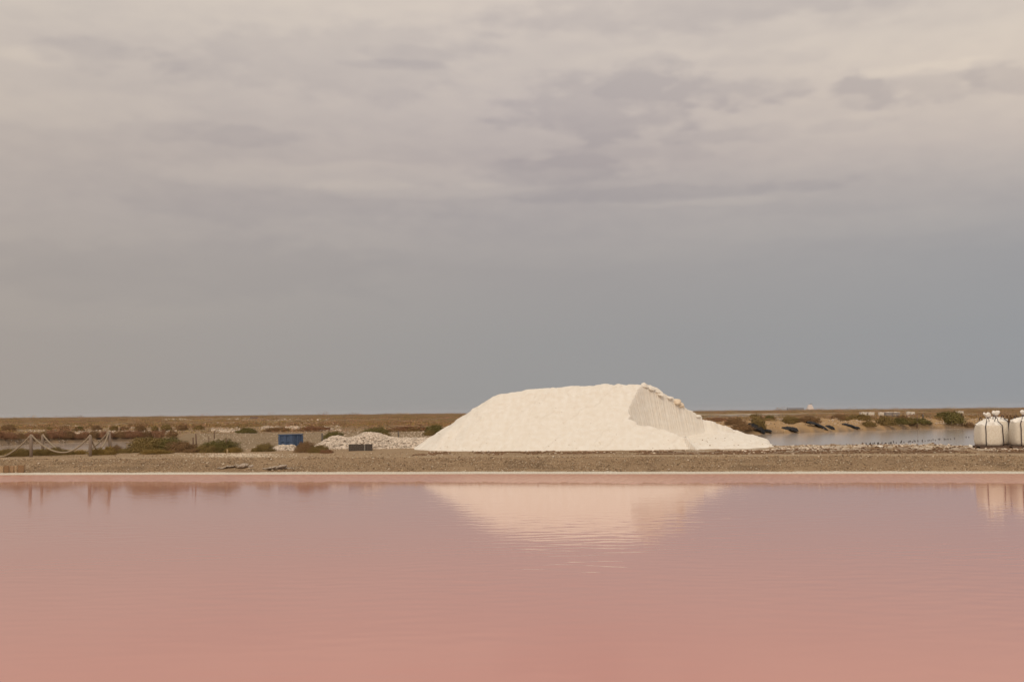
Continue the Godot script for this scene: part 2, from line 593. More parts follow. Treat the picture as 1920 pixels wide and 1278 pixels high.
func heap_height(x: float, z: float) -> float:
	# whole heap: a ridge with ends sloping like its sides
	var rx := clampf(x, -0.42, 8.4)
	var rz := -45.7 - 0.02 * (rx - 3.0)
	var dist := Vector2(x - rx, z - rz).length()
	var top := 2.22 + 0.15 * smoothstep(-0.42, 0.8, rx) + 0.15 * smoothstep(0.0, 5.0, rx) + 0.03 * wide.get_noise_2d(x * 9.0, 3.0)
	var wob := wide.get_noise_2d(x * 6.0, z * 6.0)
	var h := top - 0.04 - 0.645 * (sqrt(dist * dist + 0.05) - 0.22) * (1.0 + 0.05 * wob)
	var lumps := fine.get_noise_2d(x * 1.4, z * 1.4)
	h += 0.06 * wob + 0.026 * lumps + 0.004 * fine.get_noise_2d(x * 9.0, z * 9.0)
	# slumped tongues down the slope
	var run := fine.get_noise_2d(x * 1.1 + 0.6 * z, z * 0.35)
	h += 0.05 * smoothstep(0.0, 0.3, run)
	# small scarps where the surface has slipped
	h += 0.036 * smoothstep(0.0, 0.07, fine.get_noise_2d(x * 0.9 + 0.5 * z, z * 0.8 + 20.0)) + 0.010 * smoothstep(0.0, 0.08, fine.get_noise_2d(x * 2.1 - 0.7 * z, z * 1.7))
	h += 0.10 * hump(x, z, -2.7, -44.0, 0.30, 0.5) - 0.07 * hump(x, z, -2.2, -43.6, 0.22, 0.6) + 0.05 * hump(x, z, -0.9, -42.4, 0.3, 0.25)
	if x < 3.6: return h
	# dug out from the right
	var p := Vector2(x, z)
	var best := 1e9
	var steep := 4.0
	var along := 0.0
	var inside := false
	var n := TOE.size()
	for i in n:
		var a := Vector2(TOE[i][0], TOE[i][1])
		var b := Vector2(TOE[(i + 1) % n][0], TOE[(i + 1) % n][1])
		var q := Geometry2D.get_closest_point_to_segment(p, a, b)
		var d := p.distance_to(q)
		if d < best:
			best = d
			steep = TOE_STEEP[i]
			along = q.x * 0.8 - q.y * 0.6
		if (a.y > p.y) != (b.y > p.y) and p.x < (b.x - a.x) * (p.y - a.y) / (b.y - a.y) + a.x:
			inside = not inside
	var floor_ := 0.07 + 0.03 * lumps + 0.02 * wob
	var k := 0
	var sx := x - 0.24 * (z + 46.4) if z < -46.4 else x + 0.24 * (z + 46.4)
	while k < SPILL.size() - 2 and sx > SPILL[k + 1][0]: k += 1
	var f := clampf((sx - SPILL[k][0]) / (SPILL[k + 1][0] - SPILL[k][0]), 0.0, 1.0)
	var dz := (z + 46.4 + 0.25 * wob) / 3.4
	var spill: float = lerpf(SPILL[k][1], SPILL[k + 1][1], f) * clampf(1.0 - dz * dz, 0.0, 1.0)
	spill += (0.05 * lumps + 0.02 * fine.get_noise_2d(x * 7.0, z * 7.0)) * smoothstep(0.0, 0.3, spill)
	floor_ = maxf(floor_, spill) if sx < 10.6 else floor_ - 0.4 * (sx - 10.6)
	floor_ += 0.30 * hump(x, z, 6.2, -42.35, 0.27, 0.2) + 0.16 * hump(x, z, 6.55, -42.2, 0.15, 0.14)
	if z > -42.0: floor_ -= (z + 42.0) * 0.35
	if inside:
		# salt run down against the foot of the wall
		return floor_ + (0.20 + 0.08 * wob) * exp(-best / 0.45) * smoothstep(13.0, 8.0, x)
	# grooves left by the digger's teeth
	var groove := 0.0
	if steep > 3.0:
		groove = 0.015 * (1.0 + 1.2 * fine.get_noise_1d(along * 3.0 + 50.0)) * sin(along * 40.0 + 5.0 * wide.get_noise_1d(along * 30.0)) + 0.022 * fine.get_noise_1d(along * 9.0) + 0.012 * fine.get_noise_2d(along * 30.0, h)
	elif steep > 1.1 and x > 6.0:
		groove = 0.05 * fine.get_noise_1d(along * 6.0)
	var cut := floor_ + 0.20 + maxf(0.0, best + groove * minf(1.0, best * 8.0)) * steep + 0.05 * lumps
	return minf(h, cut)

func build_heap() -> void:
	var root := base("salt_heap", Vector3(3.0, LAND, -45.0))
	tag(root, "big white salt heap on the bank with its right end dug away", "salt heap")
	var salt := material("salt", Color(0.785, 0.735, 0.675), 0.85)
	grain(salt, noise_texture(0.012, Color(0.965, 0.95, 0.93), Color(1, 1, 1), 512), 0.35, bump_texture(0.03, 3.0), 0.22)
	salt.uv1_scale = Vector3.ONE * 0.45
	var step := 0.036
	var cols := int(18.4 / step)
	var rows := int(11.2 / step)
	var v := PackedVector3Array()
	var drop := PackedByteArray()
	v.resize(cols * rows)
	drop.resize(cols * rows)
	for j in rows:
		var z := -51.3 + j * step
		for i in cols:
			var x := -5.2 + i * step
			var h := heap_height(x, z)
			var g := ground_height(x, z)
			drop[j * cols + i] = 1 if h < -0.06 else 0
			v[j * cols + i] = Vector3(x, g + maxf(h, -0.12), z) - root.position
	var mound := put("mound", grid_mesh(cols, rows, v, PackedColorArray(), drop), salt, root)
	mound.set_meta("label", "smooth white salt slopes with a grooved cut wall")
	# broken slabs of crust along the top of the cut
	var crust := material("crust", Color(0.72, 0.60, 0.47), 0.9)
	var slabs := [[1209, 726, 12, 7, 0.75], [1221, 735, 16, 6, 0.66], [1234, 742, 26, 9, 0.66], [1255, 753, 16, 6, 0.15], [1268, 757, 20, 14, 0.10], [1277, 764, 10, 13, 1.0], [1309, 784, 8, 6, 0.5], [1377, 806, 8, 6, 0.4]]
	for i in slabs.size():
		var s: Array = slabs[i]
		# where the ridge of the heap lies behind that spot
		var p := Vector3.ZERO
		var best := -1e9
		for dd in 80:
			var q := at_depth(s[0], s[1], 43.5 + dd * 0.08)
			q.y = ground_height(q.x, q.z) + heap_height(q.x, q.z)
			if (q.y - EYE.y) / -q.z > best:
				best = (q.y - EYE.y) / -q.z
				p = q
		var o := put("crust_slab", rock_mesh(40 + i, 1), crust if i == 4 or i == 5 else salt, root, p - root.position + Vector3(0, -0.06, 0))
		o.scale = Vector3(s[2] / 42.0, s[3] / 42.0, 0.5)
		o.rotation = Vector3(0.1, -0.7, -s[4])
	# small clods that rolled down
	var places: Array = []
	var tints: Array = []
	for i in 340:
		var x := rng.randf_range(-4.0, 10.8)
		var z := rng.randf_range(-46.0, -41.4)
		var h := heap_height(x, z)
		if h < 0.03 or (h > 0.7 and rng.randf() < 0.88): continue
		var s := rng.randf_range(0.02, 0.06) * (1.6 if h < 0.3 else 1.0)
		places.append(Transform3D(Basis.from_euler(Vector3(rng.randf() * 6, rng.randf() * 6, 0)).scaled(Vector3.ONE * s), Vector3(x, ground_height(x, z) + h, z) - root.position))
		var dark := rng.randf() < 0.12
		tints.append(Color(0.30, 0.21, 0.14) if dark else Color(0.8, 0.74, 0.66) * rng.randf_range(0.85, 1.0))
	scatter("salt_clod", rock_mesh(3, 0), material("clod", Color.WHITE, 0.9, true), places, tints, root)

# ---------------------------------------------------------------- loose stones and gravel
func build_gravel() -> void:
	var places: Array = []
	var tints: Array = []
	for i in 42000:
		var x := rng.randf_range(-22.0, 22.0)
		var t := 0.5 + 1.45 * pow(rng.randf(), 0.9)
		if i % 12 == 0: t = rng.randf_range(1.9, 4.5)
		if wide.get_noise_2d(x * 11.0, t * 22.0 + 70.0) < -0.12 and rng.randf() < 0.75: continue
		var z := shore_z(x) - t
		var s := rng.randf_range(0.014, 0.034)
		if rng.randf() < 0.05: s *= rng.randf_range(1.5, 2.4)
		places.append(Transform3D(Basis.from_euler(Vector3(rng.randf() * 6, rng.randf() * 6, 0)).scaled(Vector3(s * 1.3, s, s)), Vector3(x, ground_height(x, z) + s * 0.25, z)))
		var q := rng.randf()
		var c := Color(0.35, 0.245, 0.155) * rng.randf_range(0.45, 1.3)
		if q < 0.11: c = Color(0.55, 0.45, 0.34) * rng.randf_range(0.7, 1.2)
		elif q < 0.13: c = Color(0.72, 0.63, 0.52)
		tints.append(c)
	tag(scatter("gravel", rock_mesh(8, 0), material("pebble", Color.WHITE, 0.9, true), places, tints), "brown gravel with pale pebbles on the slope above the pink water", "gravel")
	# pale stones strewn on the road edge
	places = []
	tints = []
	for i in 900:
		var px := rng.randfn(450.0, 42.0)
		var p := on_ground(px, rng.randf_range(851.0, 857.5))
		if rng.randf() < 0.15: p = on_ground(rng.randf_range(200, 1900), rng.randf_range(850, 857))
		var s := rng.randf_range(0.02, 0.06)
		places.append(Transform3D(Basis.from_euler(Vector3(rng.randf() * 6, rng.randf() * 6, 0)).scaled(Vector3(s * 1.3, s, s)), p + Vector3(0, s * 0.25, 0)))
		tints.append(Color(0.66, 0.55, 0.43) * rng.randf_range(0.7, 1.1))
	tag(scatter("road_gravel", rock_mesh(9, 0), mats.pebble, places, tints), "pale gravel strewn along the edge of the sandy road", "gravel")
	# brown flakes of dry crust in front of the heap and lumps beside it
	places = []
	tints = []
	for i in 9000:
		var x := rng.randf_range(-4.0, 24.0)
		var t := rng.randf_range(2.9, 4.6)
		if x > 9.5 and rng.randf() < 0.6: t = rng.randf_range(2.9, 8.0)
		if wide.get_noise_2d(x * 9.0, t * 12.0) + 0.25 * smoothstep(2.0, 10.0, x) < 0.05: continue
		var z := shore_z(x) - t
		if x < 11.0 and heap_height(x, z) > 0.05: continue
		var s := rng.randf_range(0.02, 0.075)
		places.append(Transform3D(Basis.from_euler(Vector3(rng.randf() * 0.8, rng.randf() * 6, 0)).scaled(Vector3(s * 1.6, s * 0.8, s)), Vector3(x, ground_height(x, z) + s * 0.2, z)))
		var pale := rng.randf() < (0.05 if t < 4.3 else 0.55)
		tints.append((Color(0.68, 0.57, 0.46) if pale else Color(0.21, 0.125, 0.075)) * rng.randf_range(0.7, 1.25))
	tag(scatter("dry_crust", rock_mesh(10, 0), mats.pebble, places, tints), "crumbled brown and white crust along the foot of the salt heap", "crust")
	# stones on the dykes and along the far shores
	places = []
	tints = []
	var zones := [[-250, 330, 807, 814, 900, 0.9], [-100, 330, 797, 803, 500, 0.8], [395, 450, 802, 811, 260, 1.0], [490, 640, 796, 808, 700, 1.0], [370, 660, 806, 846, 1500, 0.5], [640, 860, 808, 829, 700, 0.7], [1440, 1620, 781, 797, 300, 0.6], [1560, 1900, 783, 797, 500, 0.7], [300, 620, 786, 789, 160, 1.0], [380, 640, 793, 797, 240, 1.0], [0, 300, 826, 836, 500, 0.6], [1300, 1400, 790, 806, 260, 0.6], [1440, 1900, 800, 812, 160, 0.5]]
	for q in zones:
		for i in q[4]:
			var p := on_ground(rng.randf_range(q[0], q[1]), rng.randf_range(q[2], q[3]))
			if p.y < 0.03: continue
			var s: float = rng.randf_range(0.5, 1.2) * 0.0016 * -p.z * q[5]
			places.append(Transform3D(Basis.from_euler(Vector3(rng.randf() * 6, rng.randf() * 6, 0)).scaled(Vector3(s * 1.3, s, s)), p + Vector3(0, s * 0.2, 0)))
			tints.append((Color(0.66, 0.54, 0.43) if rng.randf() < q[5] else Color(0.34, 0.24, 0.15)) * rng.randf_range(0.65, 1.1))
	tag(scatter("marsh_stones", rock_mesh(11, 0), mats.pebble, places, tints), "pale stones scattered over the dykes of the salt marsh", "stones")

func rubble(called: String, label: String, outline: Array, depth: float, thick: float, count: int, size: float) -> void:
	# outline: [photo x, height in metres] along the heap
	var first := at_depth(outline[0][0], 845, depth)
	var last := at_depth(outline[-1][0], 845, depth)
	var root := base(called, Vector3((first.x + last.x) / 2, LAND, -depth))
	tag(root, label, "rubble heap")
	var height := func(x: float, z: float) -> float:
		var px := 960.0 + x / depth * FOCAL
		var k := 0
		while k < outline.size() - 2 and px > outline[k + 1][0]: k += 1
		var f := clampf((px - outline[k][0]) / (outline[k + 1][0] - outline[k][0]), 0.0, 1.0)
		var a := absf(z + depth) / thick
		return lerpf(outline[k][1], outline[k + 1][1], f) * clampf(1.0 - a * a, -0.2, 1.0) + 0.04 * fine.get_noise_2d(x * 4.0, z * 4.0)
	var v := PackedVector3Array()
	var cols := 60
	for j in 24:
		for i in cols:
			var x := lerpf(first.x, last.x, i / float(cols - 1))
			var z := -depth + lerpf(-thick, thick, j / 23.0) * 1.08
			v.append(Vector3(x, ground_height(x, z) + height.call(x, z) - 0.03, z) - root.position)
	put("core", grid_mesh(cols, 24, v, PackedColorArray()), material("rubble_core", Color(0.42, 0.33, 0.25), 0.95), root)
	var places: Array = []
	var tints: Array = []
	for i in count:
		var x := lerpf(first.x, last.x, rng.randf())
		var z := -depth + rng.randf_range(-0.7, 1.04) * thick
		var h: float = height.call(x, z)
		var s := size * rng.randf_range(0.5, 1.5)
		places.append(Transform3D(Basis.from_euler(Vector3(rng.randf() * 6, rng.randf() * 6, 0)).scaled(Vector3(s * 1.4, s * 0.8, s)), Vector3(x, ground_height(x, z) + maxf(h, 0.0) + s * 0.1, z) - root.position))
		tints.append(Color(0.70, 0.59, 0.49) * rng.randf_range(0.55, 1.1))
	scatter("stones", rock_mesh(12, 0), mats.pebble, places, tints, root)

# ---------------------------------------------------------------- plants
func shrub_mesh(seed_: int, leaves: int, spiky: float, small := 1.0) -> ArrayMesh:
	# one unit wide, half a unit high: fleshy leaves and upright twigs filling a lumpy dome
	var r := RandomNumberGenerator.new()
	r.seed = seed_
	var n := FastNoiseLite.new()
	n.seed = seed_
	n.frequency = 1.1
	var v := PackedVector3Array()
	var c := PackedColorArray()
	var nm := PackedVector3Array()
	for i in leaves:
		var a := r.randf() * TAU
		var up := pow(r.randf(), 0.8)
		var dir := Vector3(cos(a) * sqrt(1.0 - up * up), up, sin(a) * sqrt(1.0 - up * up))
		var lumpy := 1.0 + 0.55 * n.get_noise_3dv(dir * 1.6)
		var p := dir * lumpy * (0.35 + 0.65 * pow(r.randf(), 0.45)) * Vector3(0.46, 0.46, 0.46)
		p.y = maxf(p.y, 0.01)
		var grow := (dir + Vector3(r.randfn(0, 0.5), 0.5 + spiky, r.randfn(0, 0.5))).normalized()
		var side := grow.cross(Vector3(r.randfn(0, 1), r.randfn(0, 1), r.randfn(0, 1))).normalized()
		var l := r.randf_range(0.035, 0.075) * (1.0 + spiky) * small
		var w := r.randf_range(0.010, 0.020) / (1.0 + 0.5 * spiky) * small
		var t := r.randf_range(0.62, 1.0)
		var col := Color(t, t * r.randf_range(0.92, 1.0), t * r.randf_range(0.8, 1.0))
		var q := [p - side * w, p + side * w, p + grow * l]
		var q2 := [p - side * w * 0.7 + grow * l * 0.55, p + grow * l * 1.25, p + side * w * 0.7 + grow * l * 0.55]
		var nn := (dir + Vector3(0, 0.4, 0)).normalized()
		for k in q:
			v.append(k); c.append(col); nm.append(nn)
		for k in q2:
			v.append(k); c.append(col); nm.append(nn)
	var arr := []
	arr.resize(Mesh.ARRAY_MAX)
	arr[Mesh.ARRAY_VERTEX] = v
	arr[Mesh.ARRAY_COLOR] = c
	arr[Mesh.ARRAY_NORMAL] = nm
	var m := ArrayMesh.new()
	m.add_surface_from_arrays(Mesh.PRIMITIVE_TRIANGLES, arr)
	return m

var leaf_colors := {
	"green": Color(0.33, 0.285, 0.11), "olive": Color(0.46, 0.335, 0.145), "brown": Color(0.50, 0.32, 0.18),
	"yellow": Color(0.55, 0.38, 0.14), "rust": Color(0.58, 0.33, 0.21), "dark": Color(0.17, 0.14, 0.07)}
var stem_mesh: ArrayMesh

func shrub(px: float, py: float, w: float, h: float, color: String, label: String, group := "", called := "shrub") -> void:
	var p := on_ground(px, py)
	var scale_ := FOCAL / -p.z
	var m := material("leaf_" + color, leaf_colors[color], 0.85, true)
	m.backlight_enabled = true
	m.backlight = Color(0.35, 0.33, 0.25)
	var size := Vector3(w / scale_ * 1.12, h / scale_ * 2.1, w / scale_ * 1.0)
	var which := rng.randi() % shrubs.size()
	if w < 26.0:
		var o := put(called, shrubs[which], m, null, p - Vector3(0, 0.03, 0))
		o.scale = size
		o.rotation.y = rng.randf() * TAU
		tag(o, label, "shrub", group)
		return
	var root := base(called, p - Vector3(0, 0.03, 0), rng.randf_range(-0.4, 0.4))
	tag(root, label, "shrub", group)
	var f := put("foliage", dense[which % 3] if w > 30.0 and -p.z < 70.0 else shrubs[which], m, root)
	f.scale = size
	for i in 3:
		var s := put("stem", stem_mesh, material("twig", Color(0.16, 0.10, 0.06), 0.9), root)
		s.scale = Vector3(0.5, size.y * 0.45, 0.5)
		s.rotation = Vector3(rng.randf_range(-0.5, 0.5), 0, rng.randf_range(-0.7, 0.7))

func build_plants() -> void:
	for i in 6:
		shrubs.append(shrub_mesh(60 + i, 2100, 0.25 if i < 3 else 0.8))
	for i in 3:
		dense.append(shrub_mesh(70 + i, 9000, 0.3 + 0.35 * i, 0.48))
	stem_mesh = tube(PackedVector3Array([Vector3.ZERO, Vector3(0.03, 0.5, 0.01), Vector3(0.0, 1.0, 0.03)]), 0.035, 0.012, 6)
	# in front of the grey pond, by the rope fence
	var a := "feathery olive shrub behind the rope fence, in front of the grey pond"
	var ag := "shrubs behind the rope fence"
	for q in [[6, 854, 60, 13], [34, 854, 55, 14], [70, 852.5, 60, 11], [98, 852, 62, 14], [126, 852, 40, 9]]:
		shrub(q[0], q[1], q[2], q[3], "olive", a, ag)
	shrub(150, 851, 30, 8, "yellow", "small straw coloured shrub by the rope lying on the ground")
	shrub(182, 853, 34, 14, "yellow", "ochre shrub beside the post where two ropes meet")
	shrub(203, 852, 28, 14, "yellow", "small ochre shrub at the foot of the tallest rope post")
	shrub(216, 849, 26, 14, "brown", "small brown shrub right of the tallest rope post")
	shrub(236, 849, 34, 9, "olive", "low olive tuft between the rope fence and the big dark shrub")
	shrub(285, 847, 92, 27, "olive", "big dark olive shrub at the end of the grey pond")
	shrub(312, 847, 70, 27, "green", "big green brown shrub beside the twin rusty stakes")
	shrub(338, 847, 60, 20, "brown", "brown shrub at the foot of the twin rusty stakes")
	shrub(293, 850, 60, 8, "yellow", "low yellow green mat of plants before the big olive shrub")
	shrub(412, 847, 74, 23, "green", "wide green shrub with a thin stake standing in it")
	shrub(392, 848, 50, 15, "olive", "olive shrub right of the twin rusty stakes")
	shrub(437, 848, 34, 11, "yellow", "yellow green shrub at the edge of the gravel mound")
	shrub(362, 849, 36, 9, "brown", "low brown shrub between the twin stakes and the road")
	shrub(496, 846, 36, 16, "olive", "olive shrub left of the white stones by the blue box")
	shrub(480, 847, 24, 8, "olive", "tiny olive tuft at the foot of the gravel mound")
	shrub(572, 848, 40, 20, "brown", "round brown shrub in front of the blue box")
	shrub(598, 848, 44, 14, "olive", "olive shrub between the brown shrub and the stone rubble")
	shrub(612, 849, 26, 7, "rust", "low rusty plant at the foot of the stone rubble")
	shrub(626, 826, 44, 17, "green", "bright green domed shrub behind the left top of the rubble")
	shrub(704, 822, 54, 21, "green", "large green domed shrub behind the right top of the rubble")
	shrub(720, 823, 26, 13, "olive", "small olive shrub leaning on the large green domed shrub")
	shrub(815, 814, 38, 17, "green", "green shrub at the left edge of the salt heap")
	shrub(806, 816, 22, 9, "olive", "small olive shrub below the green one at the salt heap")
	shrub(462, 812, 38, 9, "green", "dark green low shrub on top of the gravel mound")
	shrub(765, 808, 90, 8, "rust", "long reddish brown hedge of scrub on the dyke left of the heap")
	shrub(590, 807, 60, 8, "rust", "reddish brown scrub among the pale stones above the blue box")
	shrub(520, 808, 50, 7, "brown", "brown scrub among the pale stones left above the blue box")
	# the far dyke on the left: a wall of reddish scrub and single domes on top
	for i in 26:
		shrub(-80 + i * 16 + rng.randf_range(-4, 4), 824.5 - i * 0.22 + rng.randf_range(-1, 1), rng.randf_range(20, 30), rng.randf_range(9, 13), ["rust", "brown", "rust"][i % 3], "reddish brown scrub on the slope of the far dyke above the grey pond", "scrub on the far dyke slope")
	for q in [[15, 811, 27, 13, "brown"], [93, 808, 13, 8, "olive"], [119, 808, 25, 9, "brown"], [148, 808, 20, 9, "green"], [181, 806, 19, 9, "brown"], [168, 802, 12, 6, "olive"], [213, 807, 18, 9, "olive"], [233, 807, 18, 7, "brown"], [262, 808, 22, 11, "brown"], [290, 807, 12, 9, "olive"], [311, 807, 20, 11, "olive"], [-30, 810, 24, 10, "olive"], [340, 806, 24, 9, "brown"], [372, 805, 20, 8, "olive"]]:
		shrub(q[0], q[1], q[2], q[3], q[4], {"brown": "brown domed shrub on the stony top of the far dyke", "olive": "olive domed shrub on the stony top of the far dyke", "green": "dark green domed shrub on the stony top of the far dyke"}[q[4]], "shrubs on the far dyke")
	# beyond the pond on the right
	for q in [[1378, 797, 40, 14, "brown", "wide brown shrub on the far bank next to the heap's low end"], [1345, 791, 40, 8, "rust", "rusty low scrub showing above the dug end of the heap"], [1390, 806, 44, 11, "brown", "brown scrub at the sandy water's edge near the heap"], [1422, 806, 27, 26, "olive", "tall olive shrub standing in black sheeting on the far bank"], [1444, 789, 20, 10, "green", "small green shrub behind the tall olive shrub"], [1413, 783, 14, 6, "olive", "small round shrub up behind the tall olive shrub"], [1484, 795, 36, 15, "olive", "yellow olive dome above the oval of black sheeting"], [1518, 793, 40, 12, "brown", "brown shrub above the long black sheeting on the far bank"], [1577, 787, 34, 10, "brown", "brown shrub left of the white tanks"], [1612, 789, 50, 11, "olive", "dark olive shrub right below the pair of white tanks"], [1630, 800, 26, 10, "olive", "olive shrub on the sand below the pair of white tanks"], [1662, 798, 34, 17, "olive", "dark shrub sloping down the sand under the grey tanks"], [1686, 796, 38, 12, "green", "green shrub right of the sand slope under the grey tanks"], [1704, 795, 28, 11, "olive", "olive shrub between two green shrubs on the far bank"], [1692, 789, 22, 10, "brown", "brown shrub above the green shrubs on the far bank"], [1722, 796, 40, 11, "green", "low green shrub behind the thin pole in the water"], [1738, 796, 20, 7, "dark", "small dark shrub right of the thin pole in the water"], [1775, 785, 40, 13, "green", "broad green shrub, the upper of a pair on the far bank"], [1790, 795, 36, 21, "green", "broad green shrub, the lower of a pair on the far bank"], [1818, 801, 20, 8, "brown", "brown tuft on the sand left of the filled sacks"], [1905, 798, 60, 17, "brown", "brown scrub bank behind the filled sacks"], [1875, 797, 50, 12, "brown", "dull brown scrub showing between the filled sacks"]]:
		shrub(q[0], q[1], q[2], q[3], q[4], q[5])
	# scrub that nobody could count, out to the horizon
	var places: Array = []
	var tints: Array = []
	var tuft := shrub_mesh(91, 46, 0.4)
	var kinds := ["olive", "brown", "rust", "yellow", "brown", "rust", "olive"]
	var tries := 0
	while places.size() < 30000 and tries < 120000:
		tries += 1
		var d := 62.0 * pow(62.0, pow(rng.randf(), 0.85))
		var x := rng.randf_range(-0.72, 0.72) * d
		var z := -d
		var h := ground_height(x, z)
		if h < 0.2: continue
		if d < 88.0: continue
		if x > 8.0 and d < 122.0: continue
		var bare := wide.get_noise_2d(x * 0.25, z * 1.6)
		if d > 130.0 and bare > 0.17: continue
		if d < 300.0 and wide.get_noise_2d(x * 4.0, z * 2.0) < -0.05: continue
		var w := rng.randf_range(0.5, 1.3) * (1.0 + d * 0.004)
		var tall := rng.randf_range(0.35, 0.75) * (1.0 + d * 0.0011)
		if d > 1200.0: tall *= 0.55 + 2.4 * maxf(0.0, wide.get_noise_2d(x * 0.25, 50.0 + d * 0.02))
		if d > 1300.0 and rng.randf() < 0.03:
			tall *= 3.2
			w *= 1.3
		places.append(Transform3D(Basis.from_euler(Vector3(0, rng.randf() * TAU, 0)).scaled(Vector3(w, tall, w) * Vector3(2.0, 1.5, 2.0)), Vector3(x, h - 0.03, z)))
		var kind: String = kinds[int(clampf((wide.get_noise_2d(x * 1.2 + 31.0, z * 2.4) + 0.5) * 7.0 + rng.randfn(0, 1.2), 0, 6))]
		tints.append(leaf_colors[kind] * rng.randf_range(0.9, 1.8))
	tag(scatter("marsh_scrub", tuft, material("scrub", Color.WHITE, 0.9, true), places, tints), "olive and brown scrub covering the flat marsh to the horizon", "scrub")

# ---------------------------------------------------------------- things on the bank
func bag_mesh(part: String, seed_: int, width: float, deep: float, shoulder: float, top: float) -> ArrayMesh:
	var n := FastNoiseLite.new()
	n.seed = seed_
	n.frequency = 2.2
	n.fractal_octaves = 3
	# height, half width factor, how square
	var rings := [[0.0, 0.80, 3.2], [0.012, 0.90, 3.4], [0.05, 0.965, 3.8], [0.15, 1.0, 4.2], [0.3, 1.015, 4.4], [0.45, 1.01, 4.4], [0.6, 0.995, 4.4], [0.75, 0.98, 4.2], [0.88, 0.955, 4.0], [0.96, 0.935, 3.8], [1.0, 0.91, 3.6]]
	var cap := [[0.12, 0.87, 3.4], [0.3, 0.79, 3.2], [0.5, 0.61, 3.0], [0.7, 0.43, 2.7], [0.86, 0.28, 2.4], [0.96, 0.17, 2.0], [1.0, 0.10, 2.0]]
	var all: Array = []
	if part == "body":
		for q in rings: all.append([q[0] * shoulder, q[1], q[2], 0.0])
	else:
		all.append([shoulder * 0.93, 0.90, 3.8, 0.0])
		all.append([shoulder, rings[-1][1], rings[-1][2], 0.0])
		for q in cap: all.append([shoulder + q[0] * (top - shoulder), q[1], q[2], 1.0])
	var st := start()
	var seg := 64
	var pts: Array = []
	for q in all:
		var ring := PackedVector3Array()
		for k in seg:
			var a := TAU * k / seg
			var ca := cos(a)
			var sa := sin(a)
			var rad: float = pow(pow(absf(ca), q[2]) + pow(absf(sa), q[2]), -1.0 / q[2]) * q[1]
			var p := Vector3(ca * rad * width / 2, q[0], sa * rad * deep / 2)
			var wrinkle: float = n.get_noise_3d(p.x * 2, p.y * 2, p.z * 2) * lerpf(0.014, 0.085, q[3])
			if q[3] > 0.5: wrinkle += 0.030 * sin(a * 11.0 + p.y * 9.0 + 2.0 * sin(a * 3.0 + seed_)) * (1.0 - absf(q[1] - 0.5))
			p += Vector3(ca, 0.5 * q[3], sa) * wrinkle
			ring.append(p)
		pts.append(ring)
	for i in pts.size() - 1:
		for k in seg:
			var l := (k + 1) % seg
			quad(st, pts[i][k], pts[i][l], pts[i + 1][l], pts[i + 1][k])
	for k in range(1, seg - 1):
		tri(st, pts[0][0], pts[0][k + 1], pts[0][k])
	st.index()
	st.generate_normals()
	return st.commit()

func neck_mesh(seed_: int, tall: float, lean: float) -> ArrayMesh:
	# the gathered mouth of the sack, tied and flopping open
	var st := start()
	var seg := 28
	var pts: Array = []
	for i in 9:
		var f := i / 8.0
		var r := lerpf(0.13, 0.05, smoothstep(0.0, 0.3, f)) + 0.065 * smoothstep(0.35, 0.8, f) - 0.03 * smoothstep(0.85, 1.0, f)
		var ring := PackedVector3Array()
		for k in seg:
			var a := TAU * k / seg
			var rr := r * (1.0 + 0.28 * sin(a * 5.0 + seed_) + 0.16 * sin(a * 9.0 + seed_ * 2.0 + f * 3.0))
			ring.append(Vector3(cos(a) * rr + lean * f * f, f * tall + 0.03 * sin(a * 3.0 + seed_) * f, sin(a) * rr * 0.8))
		pts.append(ring)
	for i in 8:
		for k in seg:
			var l := (k + 1) % seg
			quad(st, pts[i][k], pts[i][l], pts[i + 1][l], pts[i + 1][k])
	var mid := Vector3.ZERO
	for p in pts[8]: mid += p / seg
	mid.y -= 0.05
	for k in seg:
		tri(st, mid, pts[8][k], pts[8][(k + 1) % seg])
	st.index()
	st.generate_normals()
	return st.commit()

